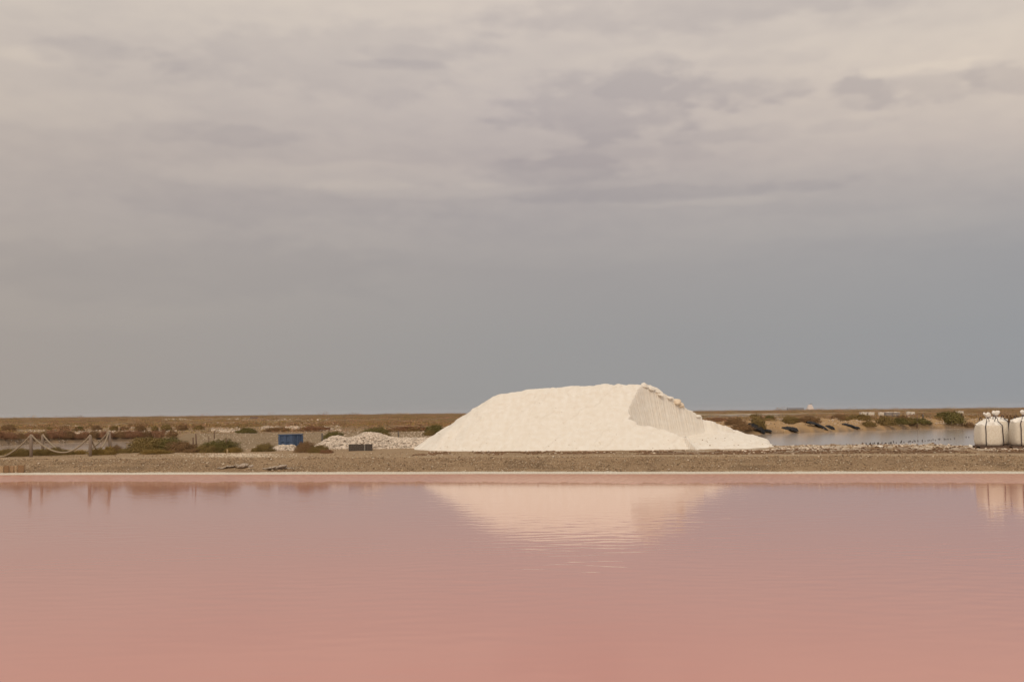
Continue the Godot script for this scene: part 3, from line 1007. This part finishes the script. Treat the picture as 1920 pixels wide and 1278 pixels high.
func big_bag(px: float, py: float, width: float, deep: float, shoulder: float, top: float, seed_: int, turn: float, lean: float, lift: float, label: String) -> void:
	var p := on_ground(px, py)
	p.y += lift
	var root := base("bulk_bag", p, turn)
	tag(root, label, "bulk bag", "filled bulk bags on pallets")
	var cloth := material("sack_cloth", Color(0.80, 0.735, 0.645), 0.75)
	if cloth.albedo_texture == null:
		grain(cloth, noise_texture(0.02, Color(0.93, 0.91, 0.88), Color(1, 1, 1)), 1.5, bump_texture(0.02, 6.0), 0.6)
	var film := material("sack_film", Color(0.84, 0.79, 0.73), 0.45)
	put("body", bag_mesh("body", seed_, width, deep, shoulder, top), cloth, root)
	put("top_cover", bag_mesh("top", seed_, width, deep, shoulder, top), film, root)
	var nk := put("neck", neck_mesh(seed_, 0.27, lean), film, root, Vector3(0.0, top - 0.06, 0))
	put("tie", tube(PackedVector3Array([Vector3(-0.06, 0.085, 0.0), Vector3(0.06, 0.095, 0.0)]), 0.075, 0.075, 10, 0.9), material("tie_cord", Color(0.30, 0.24, 0.21), 0.8), nk)
	var web := material("strap_web", Color(0.06, 0.045, 0.05), 0.8)
	for sx in [-1.0, 1.0]:
		for sz in [-1.0, 1.0]:
			var pts := PackedVector3Array()
			var x0: float = sx * width * 0.355
			var z0: float = sz * (deep * 0.5 + 0.012)
			pts.append(Vector3(x0, 0.02, z0 * 0.95))
			for i in 6: pts.append(Vector3(x0 * (1.0 + 0.02 * sin(i * 1.3)), shoulder * (0.08 + 0.17 * i), z0 * (1.035 - 0.012 * i)))
			pts.append(Vector3(x0 * 0.93, shoulder * 1.02, z0 * 0.93))
			pts.append(Vector3(x0 * 0.80, lerpf(shoulder, top, 0.35), z0 * 0.80))
			pts.append(Vector3(x0 * 0.66, lerpf(shoulder, top, 0.60), z0 * 0.68))
			put("strap", tube(pts, 0.019, 0.019, 6, 0.5), web, root)
			# the lifting loop at its end
			var lp := PackedVector3Array()
			for i in 9:
				var a := PI * i / 8.0
				lp.append(Vector3(x0 * 0.66 - sx * 0.10 * (1.0 - cos(a)) * 0.5, lerpf(shoulder, top, 0.60) + 0.13 * sin(a), z0 * 0.68 - sz * 0.03 * i / 8.0))
			put("lifting_loop", tube(lp, 0.014, 0.014, 6, 0.6), web, root)

func pallet(px: float, py: float, width: float, deep: float, turn: float, label: String) -> void:
	var p := on_ground(px, py)
	var root := base("pallet", p, turn)
	tag(root, label, "pallet", "wooden pallets under the bulk bags")
	var wood := material("pallet_wood", Color(0.15, 0.10, 0.075), 0.9)
	for i in 3:
		put("runner", chamfered(Vector3(width, 0.055, 0.09), 0.008), wood, root, Vector3(0, 0.03, (i - 1) * (deep / 2 - 0.05)))
	for i in 6:
		put("board", chamfered(Vector3(width / 6 - 0.035, 0.022, deep), 0.005), wood, root, Vector3(-width / 2 + (i + 0.5) * width / 6, 0.070, 0))

func build_bags() -> void:
	pallet(1859, 839.5, 1.14, 1.0, 0.0, "weathered dark pallet under the front bulk bag with two straps")
	big_bag(1856.0, 839.5, 0.86, 0.86, 0.72, 0.95, 4, 0.03, -0.05, 0.082, "white bulk bag with dark straps standing in front of another bag")
	pallet(1868, 837.6, 1.14, 1.0, 0.05, "dark pallet under the bulk bag that stands behind another")
	big_bag(1869.5, 837.4, 0.84, 0.84, 0.84, 1.0, 9, -0.06, 0.04, 0.082, "white bulk bag half hidden behind the bag with two straps")
	pallet(1921, 839.5, 1.16, 1.0, -0.04, "dark pallet under the separate bulk bag with a tall neck")
	big_bag(1924, 839.5, 0.95, 0.92, 0.82, 1.02, 15, -0.02, 0.02, 0.082, "white bulk bag standing apart with a tall tied neck")
	var stone := put("white_stone", rock_mesh(77, 2), mats.salt, null, on_ground(1820.5, 840.5) + Vector3(0, 0.06, 0))
	stone.scale = Vector3(0.15, 0.17, 0.14)
	tag(stone, "rounded white stone lying beside the pallet of the strapped bag", "stone")
	stone = put("white_stone", rock_mesh(78, 2), mats.salt, null, on_ground(1650, 838.5) + Vector3(0, 0.02, 0))
	stone.scale = Vector3(0.26, 0.13, 0.2)
	tag(stone, "flat pale block of salt crust at the near edge of the right pond", "stone")

func rope_points(a: Vector3, b: Vector3, low: Vector3) -> PackedVector3Array:
	# hanging curve from a to b whose lowest point is about low
	var pts := PackedVector3Array()
	for i in 25:
		var f := i / 24.0
		var p := a.lerp(b, f)
		var g := clampf((low - a).dot(b - a) / (b - a).length_squared(), 0.1, 0.9)
		var sag := a.lerp(b, g).y - low.y
		var e := f / g if f < g else (1.0 - f) / (1.0 - g)
		p.y -= sag * (1.0 - (1.0 - e) * (1.0 - e))
		pts.append(p)
	return pts

func build_rope_fence() -> void:
	var wood := material("post_wood", Color(0.33, 0.255, 0.205), 0.9)
	grain(wood, noise_texture(0.05, Color(0.72, 0.70, 0.68), Color(1, 1, 1)), 2.5)
	var hemp := material("rope_hemp", Color(0.50, 0.41, 0.31), 0.95)
	grain(hemp, noise_texture(0.3, Color(0.65, 0.63, 0.6), Color(1, 1, 1), 256), 9.0)
	var foot := [[57.5, 856.5, 816.0, 0.060], [79.0, 850.0, 815.5, 0.055], [168.5, 855.0, 816.5, 0.060], [207.0, 850.0, 809.0, 0.060]]
	var tops: Array = []
	var root := base("rope_fence", on_ground(57.5, 856.5))
	tag(root, "wooden posts joined by thick sagging rope, by the grey pond", "rope fence")
	for q in foot:
		var p := on_ground(q[0], q[1])
		var top := at_depth(q[0] - (3.0 if q[0] > 200 else 0.0), q[2], -p.z)
		tops.append(top)
		put("post", tube(PackedVector3Array([p - root.position - Vector3(0, 0.15, 0), (p + top) / 2 - root.position, top - root.position]), q[3] * 1.04, q[3] * 0.96, 12), wood, root)
	var high := Vector3(0, 0.025, 0)
	var d0: float = -tops[0].z
	var spans := [
		[at_depth(-95, 820, d0 + 0.4), tops[0], at_depth(-20, 862, d0 + 0.2)],
		[tops[0], tops[2], at_depth(113, 848.5, d0 - 0.2)],
		[tops[2], tops[3], at_depth(186, 842.5, (-tops[2].z - tops[3].z) / 2)],
		[tops[1], tops[3], at_depth(146, 852.0, -tops[1].z - 0.3)]]
	for s in spans:
		var pts := rope_points(s[0] + high - root.position, s[1] + high - root.position, s[2] - root.position)
		# never below the ground
		for i in pts.size():
			var w: Vector3 = pts[i] + root.position
			pts[i].y = maxf(pts[i].y, ground_height(w.x, w.z) + 0.03 - root.position.y)
		put("rope", tube(pts, 0.030, 0.030, 8), hemp, root)

func build_edging() -> void:
	var p := on_ground(22, 885.0)
	var root := base("plank_edging", p)
	tag(root, "short row of upright wooden boards at the edge of the pink water", "plank edging")
	var tones := [material("plank_a", Color(0.46, 0.30, 0.18), 0.9), material("plank_b", Color(0.58, 0.41, 0.26), 0.9), material("plank_c", Color(0.34, 0.21, 0.12), 0.9)]
	for m in tones: grain(m, noise_texture(0.05, Color(0.75, 0.73, 0.7), Color(1, 1, 1), 256), 3.0)
	var edges := [-42.0, -33.0, -23.5, -15.0, -6.0, 6.5, 17.3, 26.3, 32.3, 45.5]
	for i in edges.size() - 1:
		var d := 40.2 + 0.06 * sin(i * 2.1)
		var a := at_depth(edges[i], 887, d)
		var b := at_depth(edges[i + 1] - 1.3, 887, d)
		var top := at_depth(edges[i], 873.8 - 0.5 * (i % 3) - edges[i] * 0.03, d).y
		var low := ground_height(a.x, -d) - 0.25
		var o := put("board", chamfered(Vector3(b.x - a.x, top - low, 0.05), 0.008), tones[i % 3], root, Vector3((a.x + b.x) / 2, (top + low) / 2, -d) - p)
		o.rotation = Vector3(0.05 * sin(i * 3.0), 0, 0.02 * cos(i * 5.0))

func build_boxes() -> void:
	# blue plastic pallet box, ribbed
	var p := on_ground(545, 839.0)
	var root := base("plastic_box", p + Vector3(0, 0.06, 0), -0.47)
	root.rotation.z = 0.02
	tag(root, "blue ribbed plastic pallet box behind the white stones", "pallet box")
	var blue := material("blue_plastic", Color(0.10, 0.145, 0.245), 0.55)
	grain(blue, noise_texture(0.03, Color(0.75, 0.76, 0.78), Color(1, 1, 1), 256), 1.5)
	var w := 0.74
	var d := 0.78
	var h := 0.50
	for s in [-1.0, 1.0]:
		put("wall", chamfered(Vector3(w - 0.06, h, 0.03), 0.006), blue, root, Vector3(0, h / 2, s * (d / 2 - 0.045)))
		put("wall", chamfered(Vector3(0.03, h, d - 0.06), 0.006), blue, root, Vector3(s * (w / 2 - 0.045), h / 2, 0))
		put("rim", chamfered(Vector3(w + 0.02, 0.05, 0.07), 0.01), blue, root, Vector3(0, h, s * (d / 2 - 0.02)))
		put("rim", chamfered(Vector3(0.07, 0.05, d - 0.05), 0.01), blue, root, Vector3(s * (w / 2 - 0.02), h, 0))
		for k in 3:
			put("rib", chamfered(Vector3(0.13, h - 0.05, 0.05), 0.01), blue, root, Vector3((k - 1) * (w / 2 - 0.065), h / 2 - 0.02, s * (d / 2 - 0.015)))
			put("rib", chamfered(Vector3(0.05, h - 0.05, 0.11), 0.01), blue, root, Vector3(s * (w / 2 - 0.015), h / 2 - 0.02, (k - 1) * (d / 2 - 0.085)))
		put("rail", chamfered(Vector3(w - 0.05, 0.06, 0.045), 0.01), blue, root, Vector3(0, h * 0.45, s * (d / 2 - 0.022)))
		put("rail", chamfered(Vector3(w - 0.05, 0.06, 0.045), 0.01), blue, root, Vector3(0, 0.03, s * (d / 2 - 0.022)))
		put("foot", chamfered(Vector3(0.12, 0.10, d), 0.01), blue, root, Vector3(s * (w / 2 - 0.08), -0.05, 0))
	put("floor", chamfered(Vector3(w - 0.1, 0.03, d - 0.1), 0.005), blue, root, Vector3(0, 0.02, 0))
	# grey wooden box, open at one end
	p = on_ground(676, 844.5)
	root = base("wooden_box", p, 0.10)
	tag(root, "low grey weathered wooden box in front of the stone rubble", "box")
	var grey := material("grey_wood", Color(0.155, 0.13, 0.115), 0.9)
	grain(grey, noise_texture(0.04, Color(0.6, 0.58, 0.56), Color(1, 1, 1), 256), 2.5)
	var scale_ := FOCAL / -p.z
	var bw := 43.0 / scale_
	var bh := 12.0 / scale_
	put("front_board", chamfered(Vector3(bw * 0.66, bh * 0.55, 0.03), 0.005), grey, root, Vector3(-bw * 0.17, bh * 0.725, 0.2))
	put("front_board", chamfered(Vector3(bw * 0.66, bh * 0.43, 0.03), 0.005), grey, root, Vector3(-bw * 0.17, bh * 0.22, 0.203))
	put("post", chamfered(Vector3(0.04, bh * 1.02, 0.05), 0.006), material("pale_wood", Color(0.28, 0.25, 0.22), 0.9), root, Vector3(bw * 0.18, bh * 0.51, 0.205))
	put("post", chamfered(Vector3(0.05, bh * 1.0, 0.05), 0.006), grey, root, Vector3(bw * 0.48, bh * 0.5, 0.2))
	put("side_board", chamfered(Vector3(bw * 0.20, bh * 0.96, 0.03), 0.005), grey, root, Vector3(bw * 0.36, bh * 0.49, 0.17))
	put("back_board", chamfered(Vector3(bw, bh * 0.98, 0.03), 0.005), grey, root, Vector3(0, bh * 0.5, -0.2))
	put("end_board", chamfered(Vector3(0.03, bh * 0.98, 0.40), 0.005), grey, root, Vector3(-bw * 0.49, bh * 0.5, 0))
	put("end_board", chamfered(Vector3(0.03, bh * 0.98, 0.37), 0.005), grey, root, Vector3(bw * 0.49, bh * 0.5, -0.01))
	put("base_board", chamfered(Vector3(bw * 0.95, 0.02, 0.38), 0.005), grey, root, Vector3(0, 0.02, 0))

func slab(px0: float, py0: float, px1: float, py1: float, thick: float, seed_: int, label: String, lumps: Array) -> void:
	# a broken plate of salt crust sticking out of the slope
	var a := on_ground(px0, py0)
	var b := at_depth(px1, py1, -a.z - 0.05)
	var root := base("crust_plate", a)
	tag(root, label, "salt crust")
	var m := material("grey_salt", Color(0.56, 0.48, 0.40), 0.9)
	if m.albedo_texture == null: grain(m, noise_texture(0.03, Color(0.65, 0.62, 0.6), Color(1, 1, 1), 256), 2.0)
	var n := FastNoiseLite.new()
	n.seed = seed_
	n.frequency = 1.5
	var v := PackedVector3Array()
	for j in 14:
		var s := j / 13.0 * TAU
		for i in 30:
			var f := i / 29.0
			var half := thick * (0.25 + 0.75 * sin(PI * clampf(f * 0.9 + 0.08, 0, 1))) * (1.0 + 0.5 * n.get_noise_1d(f * 5.0))
			var p := (b - a) * f + Vector3(0, 0.05 * n.get_noise_1d(f * 4.0 + 9.0), 0)
			v.append(p + Vector3(0, sin(s) * half * 0.55 * (1.0 + 0.4 * n.get_noise_2d(f * 9.0, s)), cos(s) * half * 2.2))
	var st := start()
	for j in 13:
		for i in 29:
			quad(st, v[j * 30 + i], v[j * 30 + i + 1], v[(j + 1) * 30 + i + 1], v[(j + 1) * 30 + i])
	st.index()
	st.generate_normals()
	put("plate", st.commit(), m, root)
	for q in lumps:
		var p := at_depth(q[0], q[1], -a.z - 0.12)
		var o := put("lump", rock_mesh(seed_ + int(q[0]), 2), m, root, p - a)
		o.scale = Vector3(q[2] / 54.0, q[3] / 54.0, q[2] / 70.0)
		o.rotation.z = 0.2

func stake(px: float, py: float, top: float, radius: float, m: Material, label: String, group := "", lean := 0.0, called := "stake") -> void:
	var p := on_ground(px, py)
	var q := at_depth(px + lean, top, -p.z) - p
	var o := put(called, tube(PackedVector3Array([Vector3(0, -0.2, 0), q * 0.5 + Vector3(radius * 0.3, 0, 0), q]), radius, radius * 0.85, 7), m, null, p)
	tag(o, label, "stake", group)

func build_stakes() -> void:
	var rust := material("rust_iron", Color(0.16, 0.10, 0.07), 0.85)
	var grey := material("grey_stake", Color(0.14, 0.12, 0.105), 0.9)
	var g := "stakes standing among the shrubs"
	stake(361, 845, 820, 0.032, rust, "shorter of two rusty stakes side by side in the shrubs", g, 0.5)
	stake(367.5, 846, 813, 0.03, rust, "taller of two rusty stakes side by side in the shrubs", g, -1.0)
	stake(313, 846, 822, 0.022, rust, "thin stake in the big green brown shrub", g)
	stake(391.5, 846, 818.5, 0.015, rust, "thin leaning rod left in the wide green shrub", g, -0.8)
	stake(423.5, 847, 820, 0.022, rust, "thin stake standing in the right of the wide green shrub", g)
	stake(425.5, 849, 842, 0.03, material("pale_stub", Color(0.45, 0.33, 0.19), 0.9), "short pale stub in front of the wide green shrub", g)
	stake(401, 823, 808, 0.03, rust, "dark stake on the stony dyke above the gravel mound", g)
	stake(603.5, 838, 812, 0.045, grey, "dark square stake left of the stone rubble", g)
	stake(746.5, 828, 807.5, 0.035, grey, "dark stake between the rubble and the salt heap", g)
	stake(287, 843, 812, 0.012, rust, "thin bare twig above the big dark olive shrub", g, 2.0)
	stake(1720.3, 803.4, 777.5, 0.05, rust, "thin pole at the water's edge before the low green shrub", g, 0.0, "pole")
	stake(1804.5, 800.0, 775.0, 0.055, rust, "thin pole on the far sand below the single white tank", g, 0.0, "pole")
	stake(1731, 788, 776, 0.10, grey, "dark short trunk standing above the low green shrubs", g)
	# the row of stubs in the water
	var dark := material("wet_wood", Color(0.035, 0.025, 0.02), 0.7)
	var rows := [[1576, 834, 1], [1588, 834.4, 2], [1593, 834.6, 2], [1599, 834.6, 1], [1617, 833.6, 4], [1622, 834, 1], [1624.5, 833, 3], [1631, 833.5, 2], [1632.5, 832.4, 3], [1637.5, 833.4, 3], [1640, 831.6, 2.5], [1646, 832.6, 3], [1647.5, 831.2, 2.4], [1654, 831, 2], [1660, 832, 2.4], [1662, 831.6, 1.8], [1667, 831.6, 2], [1670, 831.2, 2.6], [1671.5, 830.6, 2.2], [1676, 829.2, 2.8], [1681, 830.3, 1.4], [1689, 830, 1.3], [1690.6, 828.6, 3], [1695.5, 829.4, 1.2], [1703.5, 828.6, 1.8], [1706, 828, 1.6], [1708, 827.6, 1.2], [1711.5, 828.6, 1.4], [1714.5, 827, 2.2], [1716.5, 827.8, 1.4], [1721.5, 827.6, 2.8], [1729.6, 827.4, 3.2], [1735, 826.6, 0.8], [1740.5, 826.4, 1.6], [1743, 825.6, 1.2], [1746.5, 826, 1.4], [1750, 824.4, 1.8], [1754, 825.4, 1.3], [1760, 823.8, 1.2], [1762.5, 824, 2.4], [1771, 824.2, 3.0], [1774, 824.2, 2.0], [1778, 823.6, 1.8], [1783, 823.4, 1.3], [1790.5, 822.8, 2.0], [1812, 820, 2.2], [1817, 819.8, 1.5], [1827.3, 820.4, 3.2], [1886, 816, 2.6], [1887.6, 817, 1.4], [1890.5, 816.8, 2.0], [1892.4, 815.4, 2.6], [1654, 806.2, 1.6], [1660.5, 805.6, 1.4]]
	for q in rows:
		var p := on_level(q[0], q[1], 0.0)
		var s := FOCAL / -p.z
		var tall: float = q[2] * 1.05 / s
		var o := put("water_stub", tube(PackedVector3Array([Vector3(0, -0.4, 0), Vector3(0.01, tall * 0.5, 0), Vector3(0.02 * sin(q[0]), tall, 0)]), 0.030, 0.024, 6), dark, null, p)
		tag(o, "small dark wooden stub poking out of the grey right pond", "stub", "row of stubs in the right pond")

func sheeting(px: float, py: float, w: float, h: float, tilt: float, seed_: int, label: String) -> void:
	var p := on_ground(px, py)
	var s := FOCAL / -p.z
	var n := FastNoiseLite.new()
	n.seed = seed_
	n.frequency = 1.6
	n.fractal_octaves = 4
	n.fractal_type = FastNoiseLite.FRACTAL_RIDGED
	var v := PackedVector3Array()
	var c := 34
	for j in 18:
		for i in c:
			var a := i / float(c - 1) * 2.0 - 1.0
			var b := j / 17.0 * 2.0 - 1.0
			var r := maxf(0.0, 1.0 - pow(absf(a), 2.6) - pow(absf(b), 2.6) + 0.25 * n.get_noise_2d(a * 2.0, b * 2.0))
			var lift := sqrt(r) * (0.75 + 0.4 * n.get_noise_2d(a * 1.4 + 7.0, b * 1.1))
			v.append(Vector3(a * w / s / 2, lift * h / s * 0.78 - 0.06 - a * tilt * w / s / 2, b * w / s * 0.28))
	var o := put("black_sheeting", grid_mesh(c, 18, v, PackedColorArray()), material("black_plastic", Color(0.022, 0.021, 0.023), 0.55), null, p)
	tag(o, label, "plastic sheeting", "black sheeting on the far bank")

func tank(px: float, py: float, w: float, h: float, tone: String, label: String) -> void:
	var p := on_ground(px, py)
	var s := FOCAL / -p.z
	var root := base("tank", p, rng.randf_range(-0.15, 0.15))
	tag(root, label, "tank", "cube tanks on the marsh")
	var size := Vector3(w / s, h / s, w / s * 0.9)
	var white := material("tank_white", Color(0.70, 0.64, 0.56), 0.6)
	var m := white if tone == "white" else material("tank_grey", Color(0.27, 0.24, 0.23), 0.7)
	put("body", chamfered(size * Vector3(0.96, 0.80, 0.96), 0.08), m, root, Vector3(0, size.y * 0.50, 0))
	put("top", chamfered(size * Vector3(1.0, 0.12, 1.0), 0.04), white, root, Vector3(0, size.y * 0.95, 0))
	put("skid", chamfered(size * Vector3(1.0, 0.10, 1.0), 0.03), material("skid", Color(0.2, 0.17, 0.15), 0.8), root, Vector3(0, size.y * 0.05, 0))
	var lid := CylinderMesh.new()
	lid.top_radius = 0.13
	lid.bottom_radius = 0.14
	lid.height = 0.06
	put("lid", lid, white, root, Vector3(0, size.y * 1.03, 0))
	if px > 1640 and px < 1650 or px > 1710 and px < 1716:
		put("valve", chamfered(Vector3(0.3, 0.3, 0.06), 0.03), material("valve_dark", Color(0.10, 0.09, 0.09), 0.7), root, Vector3(0.05, size.y * 0.28, size.z * 0.5))

func build_far_things() -> void:
	sheeting(1417, 806, 34, 15, 0.35, 1, "torn black plastic sheeting under the tall olive shrub")
	sheeting(1437, 807.5, 22, 6, 0.10, 2, "low flap of black sheeting right of the tall olive shrub")
	sheeting(1479, 807, 36, 11, 0.02, 3, "oval heap of black plastic sheeting on the sandy bank")
	sheeting(1532, 798, 38, 8, 0.38, 4, "long black sheeting running down the sandy bank")
	sheeting(1556, 803, 20, 8, 0.2, 5, "crumpled black sheeting at the lower end of the long piece")
	sheeting(1594, 799, 28, 6, 0.30, 6, "narrow black sheeting below the dark olive shrub")
	sheeting(1606, 801.5, 14, 4, 0.10, 7, "small black scrap of sheeting by the water below the tanks")
	tank(1619.5, 780.5, 12.5, 8, "white", "left white cube tank of the pair beside the brown shrub")
	tank(1633, 780.5, 12, 8, "white", "white cube tank with a dark valve, right of a pair")
	tank(1652.8, 780.8, 9.5, 8, "white", "white cube tank next to two grey ones")
	tank(1666.5, 782, 13.5, 9.5, "grey", "grey cube tank with a pale top, next to the white one")
	tank(1680, 781.6, 13, 9.0, "grey", "grey cube tank with a pale top, last of three")
	tank(1703.8, 779, 7, 7.5, "white", "small white cube tank touching one with a valve")
	tank(1711.5, 779, 7.5, 7.0, "white", "small white cube tank with a dark valve")
	tank(1800, 776.2, 12, 5.5, "white", "single white cube tank above the thin pole")
	# far off on the horizon
	var pile := material("far_salt", Color(0.62, 0.52, 0.47), 0.9)
	var d := 4300.0
	var c := at_depth(1519, 764.5, d)
	var root := base("salt_mountain", Vector3(c.x, 0, c.z))
	tag(root, "distant pale salt mountain with a loading machine on the horizon", "salt mountain")
	var v := PackedVector3Array()
	for j in 14:
		for i in 34:
			var x := (i / 33.0 * 2.0 - 1.0) * 26.0
			var z := (j / 13.0 * 2.0 - 1.0) * 18.0
			var h := clampf(21.0 - maxf(0.0, absf(x - 1.0) - 6.0) * 2.4, 0.0, 21.0) * clampf(1.5 - absf(z) / 11.0, 0.0, 1.0)
			v.append(Vector3(x, h * (0.9 + 0.25 * fine.get_noise_2d(i * 1.4, j * 1.4)) + 6.0 * (0.5 if h > 1.0 else 0.0), z))
	put("mound", grid_mesh(34, 14, v, PackedColorArray()), pile, root)
	put("loader", chamfered(Vector3(8, 2, 3), 0.3), material("far_dark", Color(0.13, 0.11, 0.11), 0.8), root, Vector3(4.5, 25.5, 0))
	put("mast", chamfered(Vector3(0.9, 6, 0.9), 0.1), mats.far_dark, root, Vector3(5.5, 23, 0))
	var shed := base("warehouse", Vector3(at_depth(1492, 765, d).x, 0, -d))
	tag(shed, "long low blue grey warehouse left of the distant salt mountain", "warehouse")
	put("wall", chamfered(Vector3(62, 9.0, 16), 0.4), material("shed_grey", Color(0.23, 0.22, 0.24), 0.8), shed, Vector3(0, 4.5, 0))
	var roof := PrismMesh.new()
	roof.size = Vector3(17, 3.0, 62)
	put("roof", roof, material("shed_roof", Color(0.20, 0.20, 0.225), 0.8), shed, Vector3(0, 10.5, 0)).rotation.y = PI / 2
	# a low hut and dark banks far left of the heap
	var hp := on_ground(476, 786.0)
	var hut := base("hut", hp)
	var s := FOCAL / -hp.z
	tag(hut, "tiny hut with a dark roof far across the marsh", "hut")
	put("wall", chamfered(Vector3(13 / s, 2.5 / s, 6 / s), 0.1), material("hut_wall", Color(0.45, 0.36, 0.29), 0.9), hut, Vector3(0, 1.25 / s, 0))
	roof = PrismMesh.new()
	roof.size = Vector3(7 / s, 2.0 / s, 14 / s)
	put("roof", roof, material("hut_roof", Color(0.13, 0.085, 0.075), 0.9), hut, Vector3(0, 3.5 / s, 0)).rotation.y = PI / 2

# ----------------------------------------------------------------
func _ready() -> void:
	rng.seed = 2024
	wide.seed = 4
	wide.frequency = 0.05
	wide.fractal_octaves = 3
	fine.seed = 8
	fine.frequency = 0.5
	fine.fractal_octaves = 4
	# camera
	look = Basis.from_euler(Vector3(deg_to_rad(3.68), 0, deg_to_rad(-0.58)))
	var cam := Camera3D.new()
	cam.name = "camera"
	cam.fov = rad_to_deg(2.0 * atan(639.0 / FOCAL))
	cam.far = 20000.0
	cam.near = 0.1
	add_child(cam)
	cam.transform = Transform3D(look, EYE)
	cam.current = true
	# sky and light: an overcast sky, the sun a wide soft brightness high behind the camera
	var env := Environment.new()
	var sky_mat := PanoramaSkyMaterial.new()
	sky_mat.panorama = make_sky()
	var sky := Sky.new()
	sky.sky_material = sky_mat
	env.background_mode = Environment.BG_SKY
	env.sky = sky
	env.tonemap_mode = Environment.TONE_MAPPER_LINEAR
	env.tonemap_exposure = 1.0
	env.fog_enabled = true
	env.fog_density = 0.00004
	env.fog_light_color = Color(0.76, 0.76, 0.78)
	env.sdfgi_enabled = true
	env.ssao_enabled = true
	env.ssil_enabled = true
	var world := WorldEnvironment.new()
	world.name = "world"
	world.environment = env
	add_child(world)
	var sun := DirectionalLight3D.new()
	sun.name = "sun"
	sun.light_color = Color(1.0, 0.93, 0.83)
	sun.light_energy = 0.46
	sun.light_angular_distance = 30.0
	sun.shadow_enabled = true
	add_child(sun)
	sun.look_at_from_position(Vector3(-4, 22, 25), Vector3.ZERO)
	# the setting
	basin([[1375, 815], [1450, 813.2], [1560, 810.2], [1660, 806.6], [1720, 804.4], [1830, 802.4], [1920, 801.4], [2400, 800], [2400, 862], [1920, 862], [1650, 861], [1500, 861], [1380, 845]], 1.0)
	basin([[-500, 848], [-100, 840], [0, 836.5], [22, 835], [100, 830.6], [200, 828.4], [285, 826.3], [318, 828], [332, 838], [318, 862], [0, 868], [-500, 880]], 1.0)
	basin([[1250, 781.5], [1302, 781.0], [1360, 778.6], [1480, 777.8], [1563, 777.6], [1700, 777.0], [1800, 775.2], [1800, 776.4], [1640, 778.4], [1563, 780.4], [1440, 782.4], [1360, 784.4], [1250, 785]], 5.0)
	basin([[1290, 775.6], [1370, 774.6], [1372, 775.6], [1290, 777.0]], 10.0)
	basin([[1600, 770.4], [1900, 768.0], [1960, 768.6], [1600, 771.8]], 18.0)
	basin([[330, 787.6], [700, 783.6], [705, 784.8], [330, 788.8]], 8.0)
	basin([[500, 794.6], [690, 791.6], [690, 792.6], [500, 795.8]], 4.0)
	build_ground()
	build_water()
	build_heap()
	build_gravel()
	rubble("stone_rubble", "long pile of white stones between blue box and salt heap", [[598, 0.0], [607, 0.22], [620, 0.42], [633, 0.46], [646, 0.36], [664, 0.42], [685, 0.60], [705, 0.58], [724, 0.42], [748, 0.34], [790, 0.34], [810, 0.34], [830, 0.2]], 48.5, 2.6, 7000, 0.075)
	rubble("stone_rubble", "small pile of white stones at the foot of the blue box", [[496, 0.0], [512, 0.06], [522, 0.16], [535, 0.17], [548, 0.19], [555, 0.0]], 45.6, 0.7, 700, 0.07)
	build_plants()
	build_bags()
	build_rope_fence()
	build_edging()
	build_boxes()
	slab(404, 878.5, 449, 871.2, 0.05, 5, "long thin plate of grey white crust tilted on the gravel slope", [[455, 873, 22, 12]])
	slab(492, 878.8, 550, 877.0, 0.06, 6, "flat broken plate of pale crust on the gravel slope", [[528, 874, 24, 7], [510, 876.5, 20, 6], [470, 874, 10, 7]])
	build_stakes()
	build_far_things()
